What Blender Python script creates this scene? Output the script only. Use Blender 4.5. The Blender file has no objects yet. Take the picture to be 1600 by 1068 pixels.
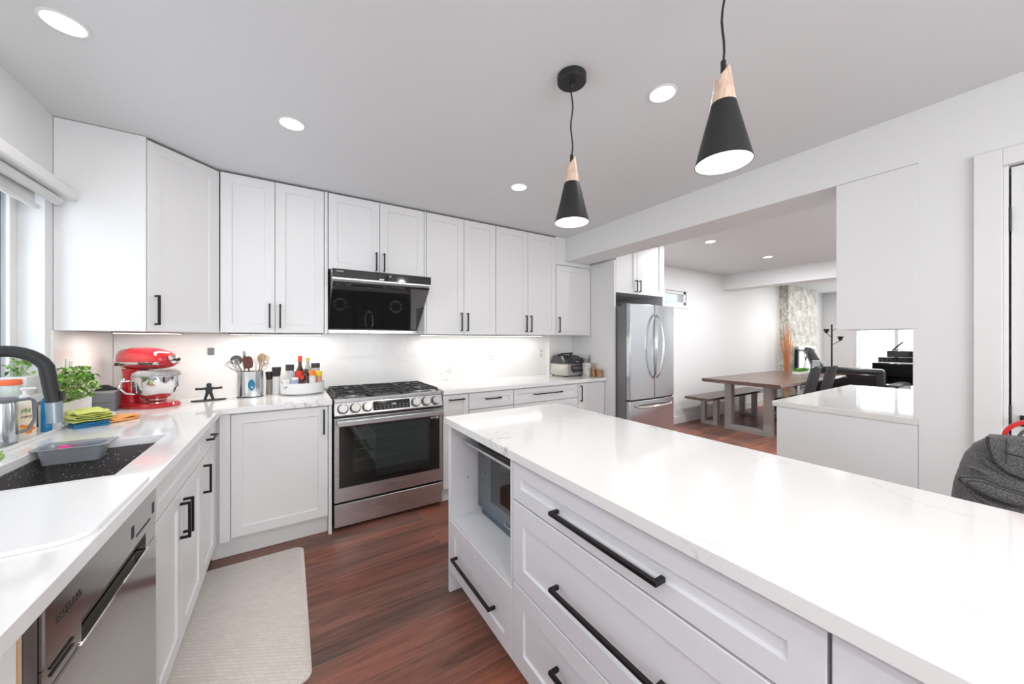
import bpy, bmesh, math, random
from mathutils import Vector, Matrix, noise
random.seed(7)
PI = math.pi
sc = bpy.context.scene
COL = sc.collection

# ---------------------------------------------------------------- camera
EYE = 1.345
cd = bpy.data.cameras.new('camera'); cam = bpy.data.objects.new('camera', cd); COL.objects.link(cam)
cam.location = (0, 0, EYE); cam.rotation_euler = (PI / 2, 0, -math.atan(348 / 551))
cd.sensor_width = 36; cd.lens = 551 / 1600 * 36; cd.shift_y = -4 / 1600; cd.clip_start = .02
sc.camera = cam

# ---------------------------------------------------------------- world and exposure
wd = bpy.data.worlds.new('world'); sc.world = wd; wd.use_nodes = True
bg = wd.node_tree.nodes['Background']; bg.inputs[0].default_value = (.86, .93, 1, 1); bg.inputs[1].default_value = 3.6
vs = sc.view_settings
vs.view_transform = 'Standard'; vs.look = 'None'; vs.gamma = 1; vs.use_curve_mapping = False; vs.exposure = -1.76

def area(name, loc, size, power, col=(1, 1, 1), rot=(0, 0, 0), shape='DISK', sy=None, spread=PI):
    l = bpy.data.lights.new(name, 'AREA'); l.energy = power; l.color = col; l.shape = shape; l.size = size; l.spread = spread
    if sy: l.size_y = sy
    o = bpy.data.objects.new(name, l); o.location = loc; o.rotation_euler = rot; COL.objects.link(o); return o
NEUTRAL = (1, .975, .94)
CEIL = 2.45; DCEIL = 2.50
LAMPS_K = [(-.666, 1.878), (.011, 2.13), (1.409, 2.136), (1.418, .979), (-.5, .3), (-.5, -1.1), (.6, -1.6), (1.8, -1.2), (.2, -.5)]  # entries after the visible fittings are out of view, added as fill
LAMPS_D = [(4.2, 2.267), (5.662, 2.26), (4.2, 1.2), (5.66, 1.2)]
LAMPS_L = [(8.2, 2.2), (9.8, 2.2), (8.2, 1.2)]
P_LAMP = 6.5; YS_ = -3.0
for i, (x, y) in enumerate(LAMPS_K): area('recessed_or_fill_lamp', (x, y, CEIL - .012), .095, P_LAMP if i < 4 else 18, NEUTRAL)  # the stronger ones are unseen fill lights added around and behind the camera
for (x, y) in LAMPS_D: area('recessed_or_fill_lamp', (x, y, DCEIL - .012), .095, 62, (.96, .98, 1))
for (x, y) in LAMPS_L: area('recessed_or_fill_lamp', (x, y, DCEIL - .012), .095, 62, NEUTRAL)
# daylight arriving through the windows, plus added fill at an unseen south window
area('window_or_fill_light', (-1.32, 1.9, 1.55), 1.3, 33, (.80, .90, 1), (0, -PI / 2, 0), 'RECTANGLE', .8)
area('window_or_fill_light', (11.66, 1.7, 1.25), 2.2, 260, (.9, .95, 1), (0, PI / 2, 0), 'RECTANGLE', 2.0)
area('window_or_fill_light', (.8, YS_ - .12, 1.52), 2.6, 270, (.95, .97, 1), (PI / 2, 0, 0), 'RECTANGLE', 1.25)  # fill light added behind the camera to even out the room
# led strips under the wall cabinets
LEDC = (1, .955, .87)
area('led_light', (-.07, 3.2, 1.376), .58, 8.0, LEDC, (0, 0, 0), 'RECTANGLE', .02)
area('led_light', (-.72, 3.0, 1.376), .34, 6.0, LEDC, (0, 0, PI / 4), 'RECTANGLE', .02)
area('led_light', (1.72, 3.2, 1.376), 1.40, 9.5, LEDC, (0, 0, 0), 'RECTANGLE', .02)

# ---------------------------------------------------------------- mesh helpers
OFF = {}
class MB:
    def __init__(s): s.bm = bmesh.new()
    def quad(s, a, b, c, d):
        return s.bm.faces.new([s.bm.verts.new(p) for p in (a, b, c, d)])
    def box(s, x0, x1, y0, y1, z0, z1):
        return s.fbox(WORLD, x0, x1, y0, y1, z0, z1)
    def fbox(s, F, a0, a1, b0, b1, c0, c1):
        v = [s.bm.verts.new(F(a, b, c)) for a in (a0, a1) for b in (b0, b1) for c in (c0, c1)]
        for f in ((0, 1, 3, 2), (4, 6, 7, 5), (0, 4, 5, 1), (2, 3, 7, 6), (0, 2, 6, 4), (1, 5, 7, 3)):
            s.bm.faces.new([v[i] for i in f])
        return s
    def rings(s, loops, cap0=True, cap1=True):
        vs_ = [[s.bm.verts.new(p) for p in L] for L in loops]
        n = len(vs_[0])
        for A, B in zip(vs_, vs_[1:]):
            for i in range(n):
                j = (i + 1) % n
                s.bm.faces.new((A[i], A[j], B[j], B[i]))
        if cap0: s.bm.faces.new(vs_[0][::-1])
        if cap1: s.bm.faces.new(vs_[-1])
        return s
    def panel(s, F, a0, a1, c0, c1, steps):
        """rectangular panel from a list of (inset, depth) steps"""
        return s.rings([[F(a0 + i, b, c0 + i), F(a1 - i, b, c0 + i), F(a1 - i, b, c1 - i), F(a0 + i, b, c1 - i)] for i, b in steps])
    def lathe(s, prof, c=(0, 0, 0), n=32, axis='Z', sx=1, sy=1, cap0=True, cap1=True):
        L = []
        for r, h in prof:
            ring = []
            for k in range(n):
                t = 2 * PI * k / n; a = r * math.cos(t) * sx; b = r * math.sin(t) * sy
                p = {'Z': (a, b, h), 'X': (h, a, b), 'Y': (b, h, a)}[axis]
                ring.append((p[0] + c[0], p[1] + c[1], p[2] + c[2]))
            L.append(ring)
        return s.rings(L, cap0, cap1)
    def tube(s, pts, r, n=10, rr=None):
        pts = [Vector(p) for p in pts]; L = []
        up = None
        for i, p in enumerate(pts):
            t = (pts[min(i + 1, len(pts) - 1)] - pts[max(i - 1, 0)]).normalized()
            if up is None:
                up = Vector((0, 0, 1)) if abs(t.z) < .9 else Vector((1, 0, 0))
            side = t.cross(up).normalized(); up = side.cross(t).normalized()
            q = rr[i] if rr else r
            L.append([p + side * math.cos(2 * PI * k / n) * q + up * math.sin(2 * PI * k / n) * q for k in range(n)])
        return s.rings(L)
    def prism(s, poly, F0, F1):
        """poly list of 2d points; F0,F1 functions mapping (u,v) to 3d for both ends"""
        return s.rings([[F0(*p) for p in poly], [F1(*p) for p in poly]])
    def prismz(s, poly, z0, z1):
        return s.rings([[(x, y, z0) for x, y in poly], [(x, y, z1) for x, y in poly]])
    def ball(s, c, r, sc_=(1, 1, 1), n=16, m=10):
        L = []
        for j in range(1, m):
            f = PI * j / m
            L.append([(c[0] + r * sc_[0] * math.sin(f) * math.cos(2 * PI * k / n), c[1] + r * sc_[1] * math.sin(f) * math.sin(2 * PI * k / n), c[2] - r * sc_[2] * math.cos(f)) for k in range(n)])
        return s.rings(L)
    def build(s, name, m, parent=None, smooth=False, bev=0, seg=2, sub=0, solid=0):
        bmesh.ops.recalc_face_normals(s.bm, faces=s.bm.faces)
        me = bpy.data.meshes.new(name)
        off = OFF.get(parent.name, Vector()) if parent else Vector()
        if off.length: bmesh.ops.translate(s.bm, verts=s.bm.verts, vec=-off)
        s.bm.to_mesh(me); s.bm.free()
        if smooth:
            for p in me.polygons: p.use_smooth = True
            try: me.set_sharp_from_angle(angle=math.radians(38))
            except Exception: pass
        me.materials.append(m)
        o = bpy.data.objects.new(name, me); COL.objects.link(o)
        if parent: o.parent = parent; OFF[o.name] = off
        if solid:
            md = o.modifiers.new('solid', 'SOLIDIFY'); md.thickness = solid; md.offset = 0
        if bev:
            md = o.modifiers.new('bevel', 'BEVEL'); md.width = bev; md.segments = seg; md.limit_method = 'ANGLE'; md.harden_normals = False
            for p in me.polygons: p.use_smooth = True
            try: me.set_sharp_from_angle(angle=math.radians(38))
            except Exception: pass
        if sub:
            md = o.modifiers.new('sub', 'SUBSURF'); md.levels = sub; md.render_levels = sub
        return o

def WORLD(a, b, c): return (a, b, c)
def frame(o, u, n):
    o = Vector(o); u = Vector(u).normalized(); n = Vector(n).normalized()
    return lambda a, b, c: tuple(o + u * a + n * b + Vector((0, 0, c)))

def thing(name, label, cat, loc=(0, 0, 0), rz=0, group=None, world=True):
    """an Empty at the thing's base; with world=True its parts are given in world coordinates"""
    o = bpy.data.objects.new(name, None); COL.objects.link(o); o.empty_display_size = .05
    o.location = loc; o.rotation_euler = (0, 0, rz)
    o['label'] = label; o['category'] = cat
    if group: o['group'] = group
    OFF[o.name] = Vector(loc) if world else Vector()
    return o
def tag(o, label, cat, group=None):
    o['label'] = label; o['category'] = cat
    if group: o['group'] = group
    return o
def struct(o): o['kind'] = 'structure'; return o
def place(o, loc, rz=0):
    o.location = loc; o.rotation_euler = (0, 0, rz); return o
def copy_tree(o, loc, rz=0, label=None):
    c = o.copy(); COL.objects.link(c); c.location = loc; c.rotation_euler = (0, 0, rz)
    if label: c['label'] = label
    for ch in o.children:
        d = ch.copy(); COL.objects.link(d); d.parent = c
        for g in ch.children:
            e = g.copy(); COL.objects.link(e); e.parent = d
    return c
def centre(o):
    """move a parentless mesh's origin to the bottom centre of its mesh"""
    me = o.data; xs = [v.co for v in me.vertices]
    c = Vector(((min(v.x for v in xs) + max(v.x for v in xs)) / 2, (min(v.y for v in xs) + max(v.y for v in xs)) / 2, min(v.z for v in xs)))
    me.transform(Matrix.Translation(-c)); o.location = c; return o

def lettering(txt, size, m, parent, loc, u, v, ext=.0006, name='lettering', align='CENTER'):
    """text as a mesh, lying in the plane of u (reading direction) and v (up)"""
    cu = bpy.data.curves.new('t', 'FONT'); cu.body = txt; cu.size = size; cu.extrude = ext; cu.align_x = align; cu.align_y = 'CENTER'
    cu.resolution_u = 3
    t = bpy.data.objects.new('t', cu)
    me = bpy.data.meshes.new_from_object(t)
    bpy.data.objects.remove(t); bpy.data.curves.remove(cu)
    u = Vector(u).normalized(); v = Vector(v).normalized(); n = u.cross(v)
    M = Matrix((u, v, n)).transposed().to_4x4(); M.translation = Vector(loc) - OFF.get(parent.name, Vector())
    me.transform(M); me.name = name; me.materials.clear(); me.materials.append(m)
    o = bpy.data.objects.new(name, me); COL.objects.link(o); o.parent = parent
    OFF[o.name] = OFF.get(parent.name, Vector()); return o

# ---------------------------------------------------------------- materials
def mat(name, col, rough=.5, metal=0, coat=0, emis=None, es=0, trans=0, ior=1.45, spec=.5, aniso=0, sheen=0, alpha=1):
    m = bpy.data.materials.new(name); m.use_nodes = True; b = m.node_tree.nodes['Principled BSDF']; I = b.inputs
    I['Base Color'].default_value = (*col, 1); I['Roughness'].default_value = rough; I['Metallic'].default_value = metal
    I['Coat Weight'].default_value = coat; I['Coat Roughness'].default_value = .05; I['Transmission Weight'].default_value = trans
    I['IOR'].default_value = ior; I['Specular IOR Level'].default_value = spec; I['Anisotropic'].default_value = aniso; I['Sheen Weight'].default_value = sheen
    I['Alpha'].default_value = alpha
    if emis: I['Emission Color'].default_value = (*emis, 1); I['Emission Strength'].default_value = es
    return m
def N(m, t, **k):
    n = m.node_tree.nodes.new(t)
    for a, b in k.items():
        if a.startswith('i_'):
            n.inputs[int(a[2:]) if a[2:].isdigit() else a[2:].replace('_', ' ')].default_value = b
        else: setattr(n, a, b)
    return n
def L(m, a, b): m.node_tree.links.new(a, b)
def coords(m, scale=(1, 1, 1), kind='Object', rot=(0, 0, 0)):
    tc = N(m, 'ShaderNodeTexCoord'); mp = N(m, 'ShaderNodeMapping'); mp.inputs['Scale'].default_value = scale; mp.inputs['Rotation'].default_value = rot
    L(m, tc.outputs[kind], mp.inputs[0]); return mp.outputs[0]
def ramp(m, src, stops, interp='LINEAR'):
    r = N(m, 'ShaderNodeValToRGB'); e = r.color_ramp.elements; r.color_ramp.interpolation = interp
    e[0].position = stops[0][0]; e[0].color = (*stops[0][1], 1); e[1].position = stops[-1][0]; e[1].color = (*stops[-1][1], 1)
    for p, c in stops[1:-1]:
        q = e.new(p); q.color = (*c, 1)
    L(m, src, r.inputs[0]); return r.outputs[0]
def P(m): return m.node_tree.nodes['Principled BSDF']
def bump(m, src, strength=.2, dist=.002):
    b = N(m, 'ShaderNodeBump'); b.inputs['Strength'].default_value = strength; b.inputs['Distance'].default_value = dist
    L(m, src, b.inputs['Height']); L(m, b.outputs[0], P(m).inputs['Normal'])

wallm = mat('wall_paint', (.81, .815, .815), .55)
nz = N(wallm, 'ShaderNodeTexNoise', i_Scale=260.0); L(wallm, coords(wallm), nz.inputs[0]); bump(wallm, nz.outputs[0], .05, .001)
ceilm = mat('ceiling_paint', (.755, .765, .775), .6)
nz = N(ceilm, 'ShaderNodeTexNoise', i_Scale=200.0); L(ceilm, coords(ceilm), nz.inputs[0]); bump(ceilm, nz.outputs[0], .05, .001)
cabm = mat('cabinet_paint', (.80, .80, .805), .4)
cabin = mat('cabinet_carcass', (.8, .8, .8), .4)
islm = mat('island_paint', (.80, .81, .86), .34, coat=.05)
shelfm = mat('niche_laminate', (.80, .81, .84), .35)
gapm = mat('gap_dark', (.02, .02, .02), .8)
trimm = mat('trim_paint', (.82, .82, .815), .35)
black = mat('black_handle', (.012, .012, .013), .35, metal=.3)
blackm = mat('matte_black', (.02, .02, .022), .5)
blackg = mat('gloss_black', (.006, .006, .007), .06, coat=.6)
hoodglass = mat('hood_glass', (.012, .012, .013), .03, spec=.9, coat=1)
iron = mat('cast_iron', (.03, .03, .032), .45, metal=.2)
glassm = mat('clear_glass', (1, 1, 1), .0, trans=1, ior=1.45)
paneglass = mat('window_glass', (1, 1, 1), .0, trans=1, ior=1.02)
white = mat('white_plastic', (.82, .82, .82), .3)
grey = mat('grey_plastic', (.17, .18, .195), .45)
chrome = mat('chrome', (.82, .82, .83), .07, metal=1)
red = mat('red_enamel', (.48, .012, .02), .12, coat=.8)
lampm = mat('lamp_glow', (1, 1, 1), .5, emis=(1, .985, .96), es=14)
bulbm = mat('bulb_glow', (1, 1, 1), .5, emis=(1, .9, .76), es=16)

def steel(name, col=(.60, .61, .62), rough=.24, sc_=(1.5, 1.5, 260)):
    m = mat(name, col, rough, metal=1)
    nz = N(m, 'ShaderNodeTexNoise', i_Scale=3.0, i_Detail=4.0); L(m, coords(m, sc_), nz.inputs[0])
    bump(m, nz.outputs[0], .015, .0004)
    r = ramp(m, nz.outputs[0], [(.3, (rough - .03,) * 3), (.7, (rough + .04,) * 3)]); L(m, r, P(m).inputs['Roughness'])
    return m
steelh = steel('brushed_steel_horizontal')
steelv = steel('brushed_steel_vertical', (.57, .60, .625), .15, (170, 170, 1))
steeld = steel('dishwasher_steel', (.42, .415, .405), .16)

def quartz(name, base, vein, sc_=1.0, rough=.09):
    m = mat(name, base, rough, coat=.25)
    co = coords(m, (sc_, sc_, sc_))
    n1 = N(m, 'ShaderNodeTexNoise', i_Scale=2.2, i_Detail=3.0); L(m, co, n1.inputs[0])
    ad = N(m, 'ShaderNodeMixRGB', blend_type='ADD'); ad.inputs[0].default_value = .55; L(m, co, ad.inputs[1]); L(m, n1.outputs[1], ad.inputs[2])
    n2 = N(m, 'ShaderNodeTexNoise', i_Scale=1.3, i_Detail=9.0, i_Roughness=.62); L(m, ad.outputs[0], n2.inputs[0])
    v = ramp(m, n2.outputs[0], [(.488, (0, 0, 0)), (.4985, (1, 1, 1)), (.509, (0, 0, 0))])
    n3 = N(m, 'ShaderNodeTexNoise', i_Scale=3.2, i_Detail=6.0); L(m, co, n3.inputs[0])
    k = ramp(m, n3.outputs[0], [(.50, (0, 0, 0)), (.66, (1, 1, 1))])
    mu = N(m, 'ShaderNodeMath', operation='MULTIPLY'); L(m, v, mu.inputs[0]); L(m, k, mu.inputs[1])
    mx = N(m, 'ShaderNodeMixRGB'); mx.inputs[1].default_value = (*base, 1); mx.inputs[2].default_value = (*vein, 1)
    L(m, mu.outputs[0], mx.inputs[0]); L(m, mx.outputs[0], P(m).inputs['Base Color'])
    return m
quartzm = quartz('white_quartz', (.86, .86, .865), (.46, .45, .45))
splashm = quartz('backsplash_quartz', (.85, .845, .835), (.62, .59, .55), .8, .22)

# floor planks
floorm = mat('plank_floor', (.1, .04, .03), .40)
co = coords(floorm, (1, 1, 1))
bt = N(floorm, 'ShaderNodeTexBrick', i_Scale=1.0); bt.offset = .37; bt.offset_frequency = 2; bt.squash = 1
for k, v in (('Brick Width', 1.35), ('Row Height', .184), ('Mortar Size', .0011), ('Mortar Smooth', 0), ('Bias', 0)): bt.inputs[k].default_value = v
bt.inputs['Color1'].default_value = (0, 0, 0, 1); bt.inputs['Color2'].default_value = (1, 1, 1, 1); bt.inputs['Mortar'].default_value = (.5, .5, .5, 1)
L(floorm, co, bt.inputs[0])
pm = ramp(floorm, bt.outputs[0], [(0, (.20, .082, .066)), (.25, (.27, .118, .090)), (.5, (.19, .108, .092)), (.75, (.33, .135, .092)), (1, (.205, .082, .062))])
g1 = N(floorm, 'ShaderNodeTexNoise', i_Scale=1.0, i_Detail=8.0, i_Roughness=.65, i_Distortion=.9)
av = N(floorm, 'ShaderNodeMixRGB', blend_type='ADD'); av.inputs[0].default_value = 1
sclr = N(floorm, 'ShaderNodeVectorMath', operation='SCALE'); sclr.inputs[3].default_value = 9
L(floorm, bt.outputs[0], sclr.inputs[0]); L(floorm, coords(floorm, (1.8, 26, 1)), av.inputs[1]); L(floorm, sclr.outputs[0], av.inputs[2])
L(floorm, av.outputs[0], g1.inputs[0])
gr = ramp(floorm, g1.outputs[0], [(.25, (.22, .19, .19)), (.42, (.75, .75, .75)), (.60, (1.2, 1.12, 1.05)), (.78, (.6, .6, .62))])
g2 = N(floorm, 'ShaderNodeTexNoise', i_Scale=1.0, i_Detail=2.0); L(floorm, coords(floorm, (.9, 5, 1)), g2.inputs[0])
gr2 = ramp(floorm, g2.outputs[0], [(.3, (.62, .68, .72)), (.7, (1.35, 1.2, 1.1))])
m1 = N(floorm, 'ShaderNodeMixRGB', blend_type='MULTIPLY'); m1.inputs[0].default_value = 1; L(floorm, pm, m1.inputs[1]); L(floorm, gr, m1.inputs[2])
m2 = N(floorm, 'ShaderNodeMixRGB', blend_type='MULTIPLY'); m2.inputs[0].default_value = 1; L(floorm, m1.outputs[0], m2.inputs[1]); L(floorm, gr2, m2.inputs[2])
m3 = N(floorm, 'ShaderNodeMixRGB'); m3.inputs[2].default_value = (.46, .24, .18, 1); L(floorm, bt.outputs[1], m3.inputs[0]); L(floorm, m2.outputs[0], m3.inputs[1])
L(floorm, m3.outputs[0], P(floorm).inputs['Base Color']); bump(floorm, g1.outputs[0], .12, .001)

def woodm(name, c0, c1, sc_=(1, 20, 20), rough=.45, coat=0):
    m = mat(name, c0, rough, coat=coat)
    n = N(m, 'ShaderNodeTexNoise', i_Scale=2.5, i_Detail=7.0, i_Distortion=1.0); L(m, coords(m, sc_), n.inputs[0])
    L(m, ramp(m, n.outputs[0], [(.35, c0), (.65, c1)]), P(m).inputs['Base Color']); bump(m, n.outputs[0], .1, .001); return m
tablem = woodm('walnut_top', (.085, .045, .035), (.16, .09, .07), (1.5, 14, 14), .32, .2)
ashm = woodm('ash_wood', (.60, .41, .31), (.82, .64, .52), (60, 60, 8), .5)
lightwood = woodm('light_wood', (.55, .36, .2), (.66, .46, .28), (30, 30, 4))
spoonwood = woodm('spoon_wood', (.42, .25, .13), (.6, .42, .26), (30, 30, 4))
greywood = mat('grey_metal_leg', (.42, .41, .39), .45, metal=.4)

sinkm = mat('granite_sink', (.12, .115, .118), .4)
vo = N(sinkm, 'ShaderNodeTexVoronoi', i_Scale=80.0); L(sinkm, coords(sinkm), vo.inputs[0])
sp = ramp(sinkm, vo.outputs[0], [(.14, (.7, .7, .7)), (.20, (.125, .118, .122))]); L(sinkm, sp, P(sinkm).inputs['Base Color'])

matm = mat('beige_vinyl', (.77, .71, .66), .5)
mb_ = N(matm, 'ShaderNodeTexBrick', i_Scale=1.0)
for k, v in (('Brick Width', .036), ('Row Height', .016), ('Mortar Size', .0011), ('Mortar Smooth', .6)): mb_.inputs[k].default_value = v
L(matm, coords(matm, (1, 1, 1), 'Object', (0, 0, .5)), mb_.inputs[0])
mb_.inputs['Color1'].default_value = (.77, .71, .66, 1); mb_.inputs['Color2'].default_value = (.82, .765, .715, 1); mb_.inputs['Mortar'].default_value = (.64, .585, .54, 1)
L(matm, mb_.outputs[0], P(matm).inputs['Base Color'])
iv = N(matm, 'ShaderNodeMath', operation='SUBTRACT'); iv.inputs[0].default_value = 1; L(matm, mb_.outputs[1], iv.inputs[1]); bump(matm, iv.outputs[0], .5, .002)

stonem = mat('stacked_stone', (.5, .48, .44), .8)
vo = N(stonem, 'ShaderNodeTexVoronoi', i_Scale=1.0, feature='DISTANCE_TO_EDGE'); L(stonem, coords(stonem, (17, 17, 7)), vo.inputs[0])
n = N(stonem, 'ShaderNodeTexNoise', i_Scale=5.0, i_Detail=5.0)
L(stonem, coords(stonem), n.inputs[0])
a = ramp(stonem, vo.outputs[0], [(.0, (.30, .28, .25)), (.07, (.72, .70, .65))]); b = ramp(stonem, n.outputs[0], [(.35, (.62, .6, .56)), (.6, (1, 1, 1))])
mm = N(stonem, 'ShaderNodeMixRGB', blend_type='MULTIPLY'); mm.inputs[0].default_value = 1; L(stonem, a, mm.inputs[1]); L(stonem, b, mm.inputs[2])
L(stonem, mm.outputs[0], P(stonem).inputs['Base Color']); bump(stonem, vo.outputs[0], .8, .02)

def fabric(name, col, sc_=180, rough=.85, col2=None, st=.4):
    m = mat(name, col, rough, sheen=.1)
    n = N(m, 'ShaderNodeTexNoise', i_Scale=float(sc_), i_Detail=3.0); L(m, coords(m), n.inputs[0]); bump(m, n.outputs[0], st, .002)
    if col2: L(m, ramp(m, n.outputs[0], [(.35, col), (.65, col2)]), P(m).inputs['Base Color'])
    return m
denim = fabric('grey_weave', (.065, .065, .067), 300, .85, (.19, .19, .19), .2)
yellowc = fabric('yellow_cloth', (.62, .66, .12), 220, .9, (.74, .78, .22))
bluec = fabric('blue_cloth', (.015, .20, .44), 220, .9, (.03, .3, .58))
orangec = fabric('orange_cloth', (.80, .30, .07), 220, .9, (.9, .42, .14))
lilacc = fabric('lilac_cloth', (.62, .55, .60), 220, .9, (.74, .68, .72))
greenc = fabric('green_cloth', (.22, .42, .08), 220, .9, (.36, .56, .14))
leafm = mat('basil_leaf', (.10, .30, .03), .45)
n = N(leafm, 'ShaderNodeTexNoise', i_Scale=25.0); L(leafm, coords(leafm), n.inputs[0])
L(leafm, ramp(leafm, n.outputs[0], [(.35, (.05, .20, .025)), (.65, (.28, .50, .08))]), P(leafm).inputs['Base Color'])
stemm = mat('plant_stem', (.24, .36, .10), .6)
soilm = mat('soil', (.05, .035, .02), .95)
leather = mat('black_leather', (.012, .012, .014), .32)
leatherg = mat('charcoal_leather', (.035, .038, .045), .42)
redp = mat('red_plastic', (.75, .06, .03), .3)
yellowp = mat('yellow_plastic', (.85, .62, .03), .35)
dkred = mat('dark_sauce', (.05, .008, .006), .12, coat=.5)

# ================================================================ SETTING
WL = -.988; WB = 3.36; WR = 2.56; WR2 = 2.87; YN = .39; XF = 11.5; YS = -3.0
f = MB().box(WL - .3, XF + .3, YS - .1, WB + .1, -.1, 0).build('floor', floorm); struct(f)
struct(MB().box(WL - .2, WR2, YS, WB, CEIL, CEIL + .12).build('ceiling', ceilm))
struct(MB().box(WR2, XF + .2, YN - .1, WB, DCEIL, DCEIL + .12).build('ceiling_dining', ceilm))
# back wall with the small window opening of the dining area
m = MB(); wx0, wx1, wz0, wz1 = 4.93, 5.49, 1.90, 2.12
m.box(WL - .2, wx0, WB, WB + .15, 0, 2.62); m.box(wx1, XF + .2, WB, WB + .15, 0, 2.62); m.box(wx0, wx1, WB, WB + .15, 0, wz0); m.box(wx0, wx1, WB, WB + .15, wz1, 2.62)
struct(m.build('wall_back', wallm))
# left wall with window recess
ly0, ly1, lz0, lz1 = 1.15, 2.618, 1.09, 2.08
m = MB(); m.box(WL - .2, WL, YS, ly0, 0, CEIL); m.box(WL - .2, WL, ly1, WB, 0, CEIL); m.box(WL - .2, WL, ly0, ly1, 0, lz0); m.box(WL - .2, WL, ly0, ly1, lz1, CEIL)
struct(m.build('wall_left', wallm))
m = MB(); m.box(WL - .2, -.6, YS - .15, YS, 0, CEIL); m.box(2.2, WR2, YS - .15, YS, 0, CEIL); m.box(-.6, 2.2, YS - .15, YS, 0, .85); m.box(-.6, 2.2, YS - .15, YS, 2.2, CEIL)
struct(m.build('wall_south', wallm))
m = MB()
for x in (-.6, .31, 1.23, 2.14): m.box(x, x + .06, YS - .1, YS - .05, .85, 2.2)
m.box(-.54, 2.14, YS - .1, YS - .05, .85, .91); m.box(-.54, 2.14, YS - .1, YS - .05, 2.14, 2.2)
struct(m.build('fill_window', trimm))  # unseen window added behind the camera for the fill light
# right wall with the door opening, beam, wall behind the peninsula, far wall
dy0, dy1, dz1 = -.70, .153, 2.078
m = MB(); m.box(WR, WR2, YS, dy0, 0, CEIL); m.box(WR, WR2, dy1, YN, 0, CEIL); m.box(WR, WR2, dy0, dy1, dz1, CEIL); m.box(WR + .12, WR2, dy0, dy1, 0, dz1)
struct(m.build('wall_right', wallm))
struct(MB().box(WR, WR2, YN, 2.96, 2.195, CEIL).build('wall_beam', wallm))
struct(MB().box(2.425, WR2 + .06, 2.96, WB, 2.155, CEIL + .05).build('wall_soffit', wallm))
struct(MB().box(WR2, XF + .2, YN - .15, YN, 0, DCEIL).build('wall_near', wallm))
struct(MB().box(6.66, 6.95, YN, WB, 2.24, DCEIL).build('wall_bulkhead', wallm))
gy0, gy1, gz1 = .75, 2.80, 2.25
m = MB(); m.box(XF, XF + .2, YN, gy0, 0, DCEIL); m.box(XF, XF + .2, gy1, WB, 0, DCEIL); m.box(XF, XF + .2, gy0, gy1, gz1, DCEIL)
struct(m.build('wall_far', wallm))
struct(MB().box(2.585, 2.93, 3.27, WB, .93, 1.40).build('wall_pillar', splashm))
# baseboards
m = MB(); m.box(3.84, 8.95, WB - .015, WB, 0, .12); m.box(10.62, XF, WB - .015, WB, 0, .12); struct(m.build('baseboard_back', trimm, bev=.004))
m = MB(); m.box(XF - .015, XF, YN, gy0 - .06, 0, .12); m.box(XF - .015, XF, gy1 + .06, WB, 0, .12); struct(m.build('baseboard_far', trimm, bev=.004))
# door on the right
m = MB()
m.box(WR - .016, WR, dy1, dy1 + .075, 0, dz1 + .072); m.box(WR - .016, WR, dy0 - .075, dy0, 0, dz1 + .072); m.box(WR - .016, WR, dy0, dy1, dz1, dz1 + .072)
m.box(WR, WR + .06, dy1 - .014, dy1, 0, dz1); 
struct(m.build('trim_1', trimm, bev=.002))
d = MB().box(WR + .012, WR + .05, dy0 + .004, dy1 - .020, .01, dz1 - .008).build('door_1', trimm, bev=.002); struct(d)
h = MB()
for z in (.25, 1.02, 1.85): h.lathe([(.0045, z - .05), (.0045, z + .05)], (WR + .006, dy1 - .016, 0), 10)
h.build('door_hinge', blackm, d, smooth=True)
h = MB(); h.box(WR + .003, WR + .012, .062, .112, .985, 1.03); h.box(WR - .03, WR + .003, .080, .095, 1.0, 1.015); h.box(WR - .036, WR - .026, -.02, .098, .999, 1.017)
h.build('door_handle', blackm, d, bev=.002)
# left window: sill, white frame, panes, outside
w = MB(); fx0, fx1 = WL - .14, WL - .095
w.box(fx0, fx1, ly0, ly1, lz0, lz0 + .05); w.box(fx0, fx1, ly0, ly1, lz1 - .05, lz1); w.box(fx0, fx1, ly1 - .035, ly1, lz0, lz1); w.box(fx0, fx1, ly0, ly0 + .05, lz0, lz1)
w.box(fx0, fx1, 1.86, 1.92, lz0 + .05, lz1 - .05)
win = struct(w.build('window_1', white, bev=.003))
g = MB(); g.box(fx0 - .01, fx1 - .02, ly1 - .062, ly1 - .036, lz0 + .05, lz1 - .05); g.box(fx0 - .01, fx1 - .02, 1.92, ly1 - .036, lz0 + .05, lz0 + .075)
g.build('window_frame', mat('blue_grey_frame', (.22, .28, .33), .4), win)
MB().box(fx0 + .015, fx0 + .021, ly0 + .05, ly1 - .062, lz0 + .05, lz1 - .05).build('window_pane', paneglass, win)
struct(MB().box(WL - .10, WL + .025, ly0, ly1 - .002, lz0 - .03, lz0 + .003).build('trim_2', trimm, bev=.004))
m = MB(); m.box(WL - .095, WL - .082, ly1 - .052, ly1 - .001, lz0, lz1); struct(m.build('trim_3', trimm, bev=.002))
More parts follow.
